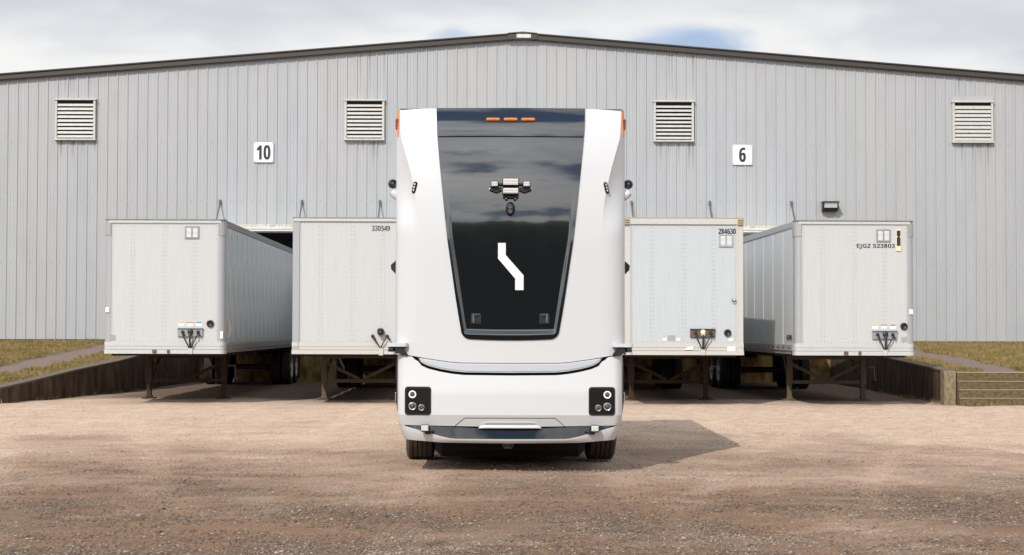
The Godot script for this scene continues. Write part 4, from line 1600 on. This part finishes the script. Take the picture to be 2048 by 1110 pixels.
	st = st_new()
	patch(st, 88, 8, func(u: float, v: float) -> Vector3: return lip_point(u, v), 0.0, 1)
	patch(st, 88, 1, func(u: float, v: float) -> Vector3:
		var p := lip_point(u, 0.0)
		p.z -= (1.0 - v) * 0.25
		return p, 0.0, 2)
	obj("bumper_lip", st, M.truck_white, t)
	st = st_new()
	patch(st, 60, 8, func(u: float, v: float) -> Vector3:
		var x := lerpf(-1.2, 1.2, u)
		var y := lerpf(strip_low(x) - 0.002, strip_top(x) + 0.002, v)
		var k := 1.0 - pow(absf(x) / 1.2, 2.0)
		var zl := bump_z(x, strip_low(x)) + 0.05 * k
		var zt := bump_z(x, strip_top(x))
		return Vector3(x, y, lerpf(zl, zt - 0.030 * k, v) - 0.006), 0.0, 1)
	obj("lower_grille", st, M.grille_gloss, t)
	# service plate and pull handle in the bumper
	var bz := func(x: float, y: float) -> float: return bump_z(x, y)
	st = st_new()
	for sg in [[Vector2(-0.63, 0.522), Vector2(-0.515, 0.622)], [Vector2(-0.515, 0.622), Vector2(0.515, 0.622)], [Vector2(0.515, 0.622), Vector2(0.63, 0.522)]]:
		var n := 12
		for q in n:
			var a: Vector2 = sg[0].lerp(sg[1], float(q) / n)
			var b: Vector2 = sg[0].lerp(sg[1], float(q + 1) / n)
			bar(st, Vector3(a.x, a.y, bump_z(a.x, a.y) + 0.0005), Vector3(b.x, b.y, bump_z(b.x, b.y) + 0.0005), 0.005, 0.005)
	obj("plate_joint", st, M.dark, bumper)
	st = st_new()
	patch(st, 30, 14, func(u: float, v: float) -> Vector3:
		var top_x := lerpf(-0.305, 0.305, u)
		var low_x := lerpf(-0.36, 0.36, u)
		var x := lerpf(low_x, top_x, v)
		var y := lerpf(0.504, 0.570, v)
		var edge := smooth(0.0, 0.06, minf(u, 1.0 - u))
		var bulge := edge * table([[0.0, 0.012], [0.12, 0.017], [0.3, 0.014], [0.55, 0.001], [0.9, 0.012], [1.0, 0.013]], v)
		return Vector3(x, y, bump_z(x, maxf(y, 0.52)) + 0.002 + bulge), 0.03, 1)
	obj("pull_handle", st, M.truck_white, bumper)
	# headlights
	for s in [-1, 1]:
		var pod := group_part("headlight", t)
		st = st_new()
		plate(st, round_rect(-0.151 + s * 1.045, 0.652, 0.151 + s * 1.045, 0.975, 0.035, 5), bz, 0.006, 0.03)
		obj("housing", st, M.black_plastic, pod)
		st = st_new()
		plate(st, round_rect(-0.135 + s * 1.045, 0.668, 0.135 + s * 1.045, 0.96, 0.028, 5), bz, 0.009, 0.004)
		obj("cover", st, M.lamp_cover, pod)
		for q in [[1.107, 0.886, 0.044, true], [1.107, 0.752, 0.045, false], [1.004, 0.738, 0.036, false]]:
			var lp := Vector3(s * q[0], q[1], bump_z(q[0], q[1]) + 0.010)
			var r: float = q[2]
			st = st_new()
			lathe(st, [Vector2(r, 0.0), Vector2(r, 0.008), Vector2(r * 0.92, 0.012), Vector2(r * (0.66 if q[3] else 0.8), 0.010), Vector2(r * 0.62, 0.002)], Transform3D(Basis(), lp), 26)
			obj("lamp_ring", st, M.lamp_ring if q[3] else M.chrome, pod)
			st = st_new()
			lathe(st, [Vector2(r * 0.64, 0.002), Vector2(r * 0.5, 0.010), Vector2(r * 0.3, 0.016), Vector2(0.0, 0.018)], Transform3D(Basis(), lp), 20)
			obj("lens", st, M.lens_glass, pod)
		# fog lamps on the grille
		var fl := group_part("fog_lamp", t)
		var fp := Vector3(s * 0.963, 0.506, 0.045)
		work_lamp(fl, fp, Vector3(0.098, 0.082, 0.06), 2)
		st = st_new()
		box(st, fp + Vector3(-s * 0.03, -0.045, -0.05), Vector3(0.07, 0.05, 0.06), Basis(), 0.012)
		tube(st, [fp + Vector3(-s * 0.06, -0.05, -0.03), fp + Vector3(-s * 0.10, -0.035, -0.06)], 0.014, 6)
		obj("lamp_bracket", st, M.black_plastic, fl)
		# wheel arch edge and side marker behind the bumper
		st = st_new()
		var wp: Array = []
		for q in 13:
			var y := lerpf(0.52, 1.30, q / 12.0)
			wp.append(Vector3(s * table([[0.52, 1.25], [0.62, 1.285], [0.75, 1.306], [1.2, 1.308], [1.30, 1.295]], y), y, -0.42))
		tube(st, wp, 0.014, 8)
		for q in 12:
			quad(st, wp[q], wp[q + 1], wp[q + 1] + Vector3(-s * 0.02, 0, -0.3), wp[q] + Vector3(-s * 0.02, 0, -0.3))
		obj("wheel_arch_trim", st, M.black_plastic, t)
		st = st_new()
		box(st, Vector3(s * 1.322, 0.84, -0.40), Vector3(0.02, 0.11, 0.05), Basis(), 0.005)
		obj("side_marker", st, M.chrome, t)
	# tow eye
	st = st_new()
	box(st, Vector3(-0.02, 0.30, -0.30), Vector3(0.13, 0.05, 0.1), Basis(), 0.01)
	tube(st, [Vector3(-0.06, 0.29, -0.24), Vector3(-0.06, 0.27, -0.2), Vector3(0.02, 0.27, -0.2), Vector3(0.02, 0.29, -0.24)], 0.012, 6)
	obj("tow_eye", st, M.steel_dark, t)
	# wheels
	var ty := tyre_mesh(0.52, 0.36)
	var rmm := rim_mesh()
	for z in [-2.1, -5.7]:
		for s in [-1, 1]:
			var wheel := group_part("wheel", t, Vector3(s * 1.125, 0.515, z))
			var turn := Basis(Vector3(0, 1, 0), s * PI / 2 + (0.05 if z > -3 else 0.0))
			share("tyre", ty, M.tread, wheel, Transform3D(turn, Vector3.ZERO))
			share("rim", rmm, M.rim, wheel, Transform3D(turn, Vector3(s * 0.045, 0, 0)))

func work_lamp(parent: Node3D, at: Vector3, size: Vector3, cells: int) -> void:
	var st := st_new()
	box(st, at, size, Basis(), 0.012)
	var body := obj("lamp_body", st, M.black_plastic, parent)
	if parent.get_parent() != self and parent.name.begins_with("@"):
		return
	st = st_new()
	box(st, at + Vector3(0, 0.002, size.z / 2), Vector3(size.x - 0.018, size.y - 0.02, 0.008), Basis(), 0.003)
	for r in 2:
		for c in cells:
			var x := (c + 0.5) / cells - 0.5
			var p := at + Vector3(x * (size.x - 0.03), (r - 0.5) * (size.y - 0.03) * 0.5, size.z / 2 + 0.003)
			lathe(st, [Vector2(minf(0.012, size.x / cells * 0.4), 0.0), Vector2(0.007, 0.006), Vector2(0.0, 0.007)], Transform3D(Basis(), p), 8, false)
	obj("lamp_lens", st, M.lamp_lens, parent)

# ---------------------------------------------------------------- signs and wall lamp
func make_signs_and_lamp() -> void:
	for q in [["10", Vector3(-7.787, 7.158, 0), "white square wall sign with black number 10, high on the left of the warehouse", 0.44], ["6", Vector3(7.203, 7.118, 0), "white square wall sign with black number 6, high on the right of the warehouse", 0.215]]:
		var s := thing("door_number_sign", q[2], "sign", Vector3(q[1].x, q[1].y, WALL + 0.05), 0.0, "dock door number signs")
		var st := st_new()
		box(st, Vector3.ZERO, Vector3(0.62, 0.63, 0.02), Basis(), 0.004)
		obj("board", st, M.paint_white, s)
		for cx in [-1, 1]:
			for cy in [-1, 1]:
				st = st_new()
				lathe(st, [Vector2(0.016, 0.0), Vector2(0.012, 0.007), Vector2(0.0, 0.009)], Transform3D(Basis(), Vector3(cx * 0.275, cy * 0.28, 0.010)), 8)
				obj("screw", st, M.steel_dark, s)
		lettering(q[0], "Droid Sans", q[3], 0.455, Vector3(0, 0, 0.0105), s, M.print_black, "number", Basis(), 1, 0.03)
	var l := thing("wall_lamp", "dark boxy floodlight with pale glass on the wall above the rightmost trailer", "lamp", Vector3(9.915, 5.49, WALL))
	var st := st_new()
	prism(st, PackedVector2Array([Vector2(0.03, 0.14), Vector2(0.34, 0.13), Vector2(0.30, -0.02), Vector2(0.20, -0.13), Vector2(0.03, -0.15)]), -0.24, 0.24, Transform3D(Basis(Vector3(0, 0, -1), Vector3(0, 1, 0), Vector3(1, 0, 0)).transposed().inverse(), Vector3.ZERO) if false else Transform3D(Basis(Vector3(0, 0, 1), Vector3(0, 1, 0), Vector3(-1, 0, 0)), Vector3.ZERO))
	obj("housing", st, M.bronze_trim, l)
	st = st_new()
	var n := Vector3(0, -0.26, 0.97).normalized()
	var gb := Basis(Vector3(1, 0, 0), 0.32)
	box(st, Vector3(0, 0.04, 0.335), Vector3(0.40, 0.17, 0.012), gb, 0.004)
	obj("glass", st, M.lamp_lens, l)
	st = st_new()
	box(st, Vector3(0, 0.145, 0.24), Vector3(0.52, 0.02, 0.36), Basis(), 0.004)
	obj("visor", st, M.bronze_trim, l)

# ---------------------------------------------------------------- loose ground cover
func stone_mesh(seed_: int) -> ArrayMesh:
	var r := RandomNumberGenerator.new()
	r.seed = seed_
	var pts: Array = []
	var st := st_new()
	var rings := [[0.0, 0.75], [0.85, 0.35], [1.0, -0.15], [0.0, -0.5]]
	var n := 6
	for q in rings:
		var row: Array[Vector3] = []
		for k in n:
			var a: float = TAU * k / n + r.randf_range(-0.25, 0.25)
			var rr: float = q[0] * r.randf_range(0.75, 1.15)
			row.append(Vector3(rr * cos(a), q[1] * 0.75 + (r.randf_range(-0.12, 0.12) if q[0] > 0 else 0.0), rr * sin(a) * 0.8))
		pts.append(row)
	for j in 3:
		for k in n:
			var k2 := (k + 1) % n
			if j == 0:
				tri3(st, pts[0][0], pts[1][k], pts[1][k2])
			elif j == 1:
				quad(st, pts[1][k], pts[2][k], pts[2][k2], pts[1][k2])
			else:
				tri3(st, pts[2][k], pts[3][0], pts[2][k2])
	return bake(st)

func make_gravel() -> void:
	var n1 := noise(101, 0.22, 4)
	var n2 := noise(102, 0.35, 4)
	var n3 := noise(103, 1.4, 4)
	var m := mat("stone", Color.WHITE, 0.9)
	m.vertex_color_use_as_albedo = true
	for v in 3:
		var spots: Array[Transform3D] = []
		var cols: Array[Color] = []
		while spots.size() < 60000:
			var d := 11.3 + 26.0 * pow(rng.randf(), 1.7)
			var x := rng.randf_range(-1, 1) * (d * 0.33 + 1.0)
			var g := ground_mix(x, d, n1, n2, n3)
			if rng.randf() > (0.24 + 0.70 * g.y) * (1.0 - 0.35 * g.x):
				continue
			var r := 0.0038 + 0.0105 * pow(rng.randf(), 2.6)
			if rng.randf() < 0.012:
				r = rng.randf_range(0.012, 0.024)
			var b := Basis(Vector3(0, 1, 0), rng.randf() * TAU).scaled(Vector3.ONE * r)
			spots.append(Transform3D(b, Vector3(x, r * 0.1, -d)))
			var t := rng.randf()
			var c := Color(0.075, 0.055, 0.042).lerp(Color(0.21, 0.15, 0.106), t)
			if rng.randf() < 0.2:
				c = Color(0.045, 0.042, 0.04).lerp(Color(0.13, 0.115, 0.10), t)
			elif rng.randf() < 0.08:
				c = Color(0.30, 0.24, 0.19)
			c = c.lerp(Color(0.56, 0.43, 0.335), 0.66 * g.x)
			cols.append(c)
		multi("gravel", stone_mesh(50 + v), m, spots, self, cols)

func make_grass() -> void:
	var st := st_new()
	var r := RandomNumberGenerator.new()
	r.seed = 3
	for k in 7:
		var a := r.randf() * TAU
		var o := Vector3(r.randf_range(-0.03, 0.03), 0, r.randf_range(-0.03, 0.03))
		var side := Vector3(cos(a), 0, sin(a)) * 0.006
		var lean := Vector3(r.randf_range(-0.04, 0.04), r.randf_range(0.05, 0.09), r.randf_range(-0.04, 0.04))
		tri3(st, o - side, o + lean, o + side)
	var mesh := bake(st)
	var m := mat("grass", Color.WHITE, 0.8)
	m.vertex_color_use_as_albedo = true
	m.cull_mode = BaseMaterial3D.CULL_DISABLED
	var n1 := noise(210, 0.5, 4)
	var hn := noise(203, 0.9, 4)
	var spots: Array[Transform3D] = []
	var cols: Array[Color] = []
	while spots.size() < 52000:
		var s := -1 if rng.randf() < 0.5 else 1
		var d := rng.randf_range(36.2 if s < 0 else 37.5, 52.4)
		var edge := left_edge(d) - 0.3 if s < 0 else 9.92 + 0.02 * (d - 37)
		var x := edge + s * rng.randf() * 8.0
		if on_path(s, x, d) > rng.randf_range(-0.08, 0.06):
			continue
		var a := n1.get_noise_2d(x, d * 1.6)
		if rng.randf() > 0.40 + 1.5 * a:
			continue
		var sc := rng.randf_range(0.5, 1.3)
		spots.append(Transform3D(Basis(Vector3(0, 1, 0), rng.randf() * TAU).scaled(Vector3(1, 1, 1) * sc), Vector3(x, bank_h(s, d) + 0.05 * hn.get_noise_2d(x, d) - 0.012, -d)))
		cols.append(Color(0.30, 0.20, 0.075).lerp(Color(0.17, 0.145, 0.04), smooth(-0.15, 0.55, a + rng.randf_range(-0.3, 0.3))))
	for q in 760:   # weeds where walls meet the yard
		var p := Vector3.ZERO
		if q < 170:
			p = Vector3(rng.randf_range(9.7, 17.0), 0, -36.86 + absf(rng.randfn(0.0, 0.06)))
		elif q < 330:
			var d := rng.randf_range(36.0, 46.0)
			p = Vector3(left_edge(d) + absf(rng.randfn(0.02, 0.06)), 0, -d)
		elif q >= 520:   # spilling over the caps of the walls
			var d := rng.randf_range(36.2, 48.0)
			p = Vector3(left_edge(d) - 0.30, bank_h(-1, d), -d) if q % 2 == 0 else Vector3(9.90 + 0.02 * (d - 37), bank_h(1, d), -maxf(d, 37.7))
			p.y = bank_h(-1 if q % 2 == 0 else 1, -p.z)
		else:
			var d := rng.randf_range(37.6, 47.0)
			p = Vector3(9.58 + 0.02 * (d - 37) - absf(rng.randfn(0.02, 0.05)), 0, -d)
		var sc := rng.randf_range(0.35, 1.5) * smooth(-0.3, 0.3, n1.get_noise_2d(p.x * 3.0, p.z * 3.0))
		spots.append(Transform3D(Basis(Vector3(0, 1, 0), rng.randf() * TAU).scaled(Vector3.ONE * maxf(sc, 0.1)), p))
		cols.append(Color(0.16, 0.15, 0.05).lerp(Color(0.30, 0.22, 0.09), rng.randf()))
	multi("grass", mesh, m, spots, self, cols)
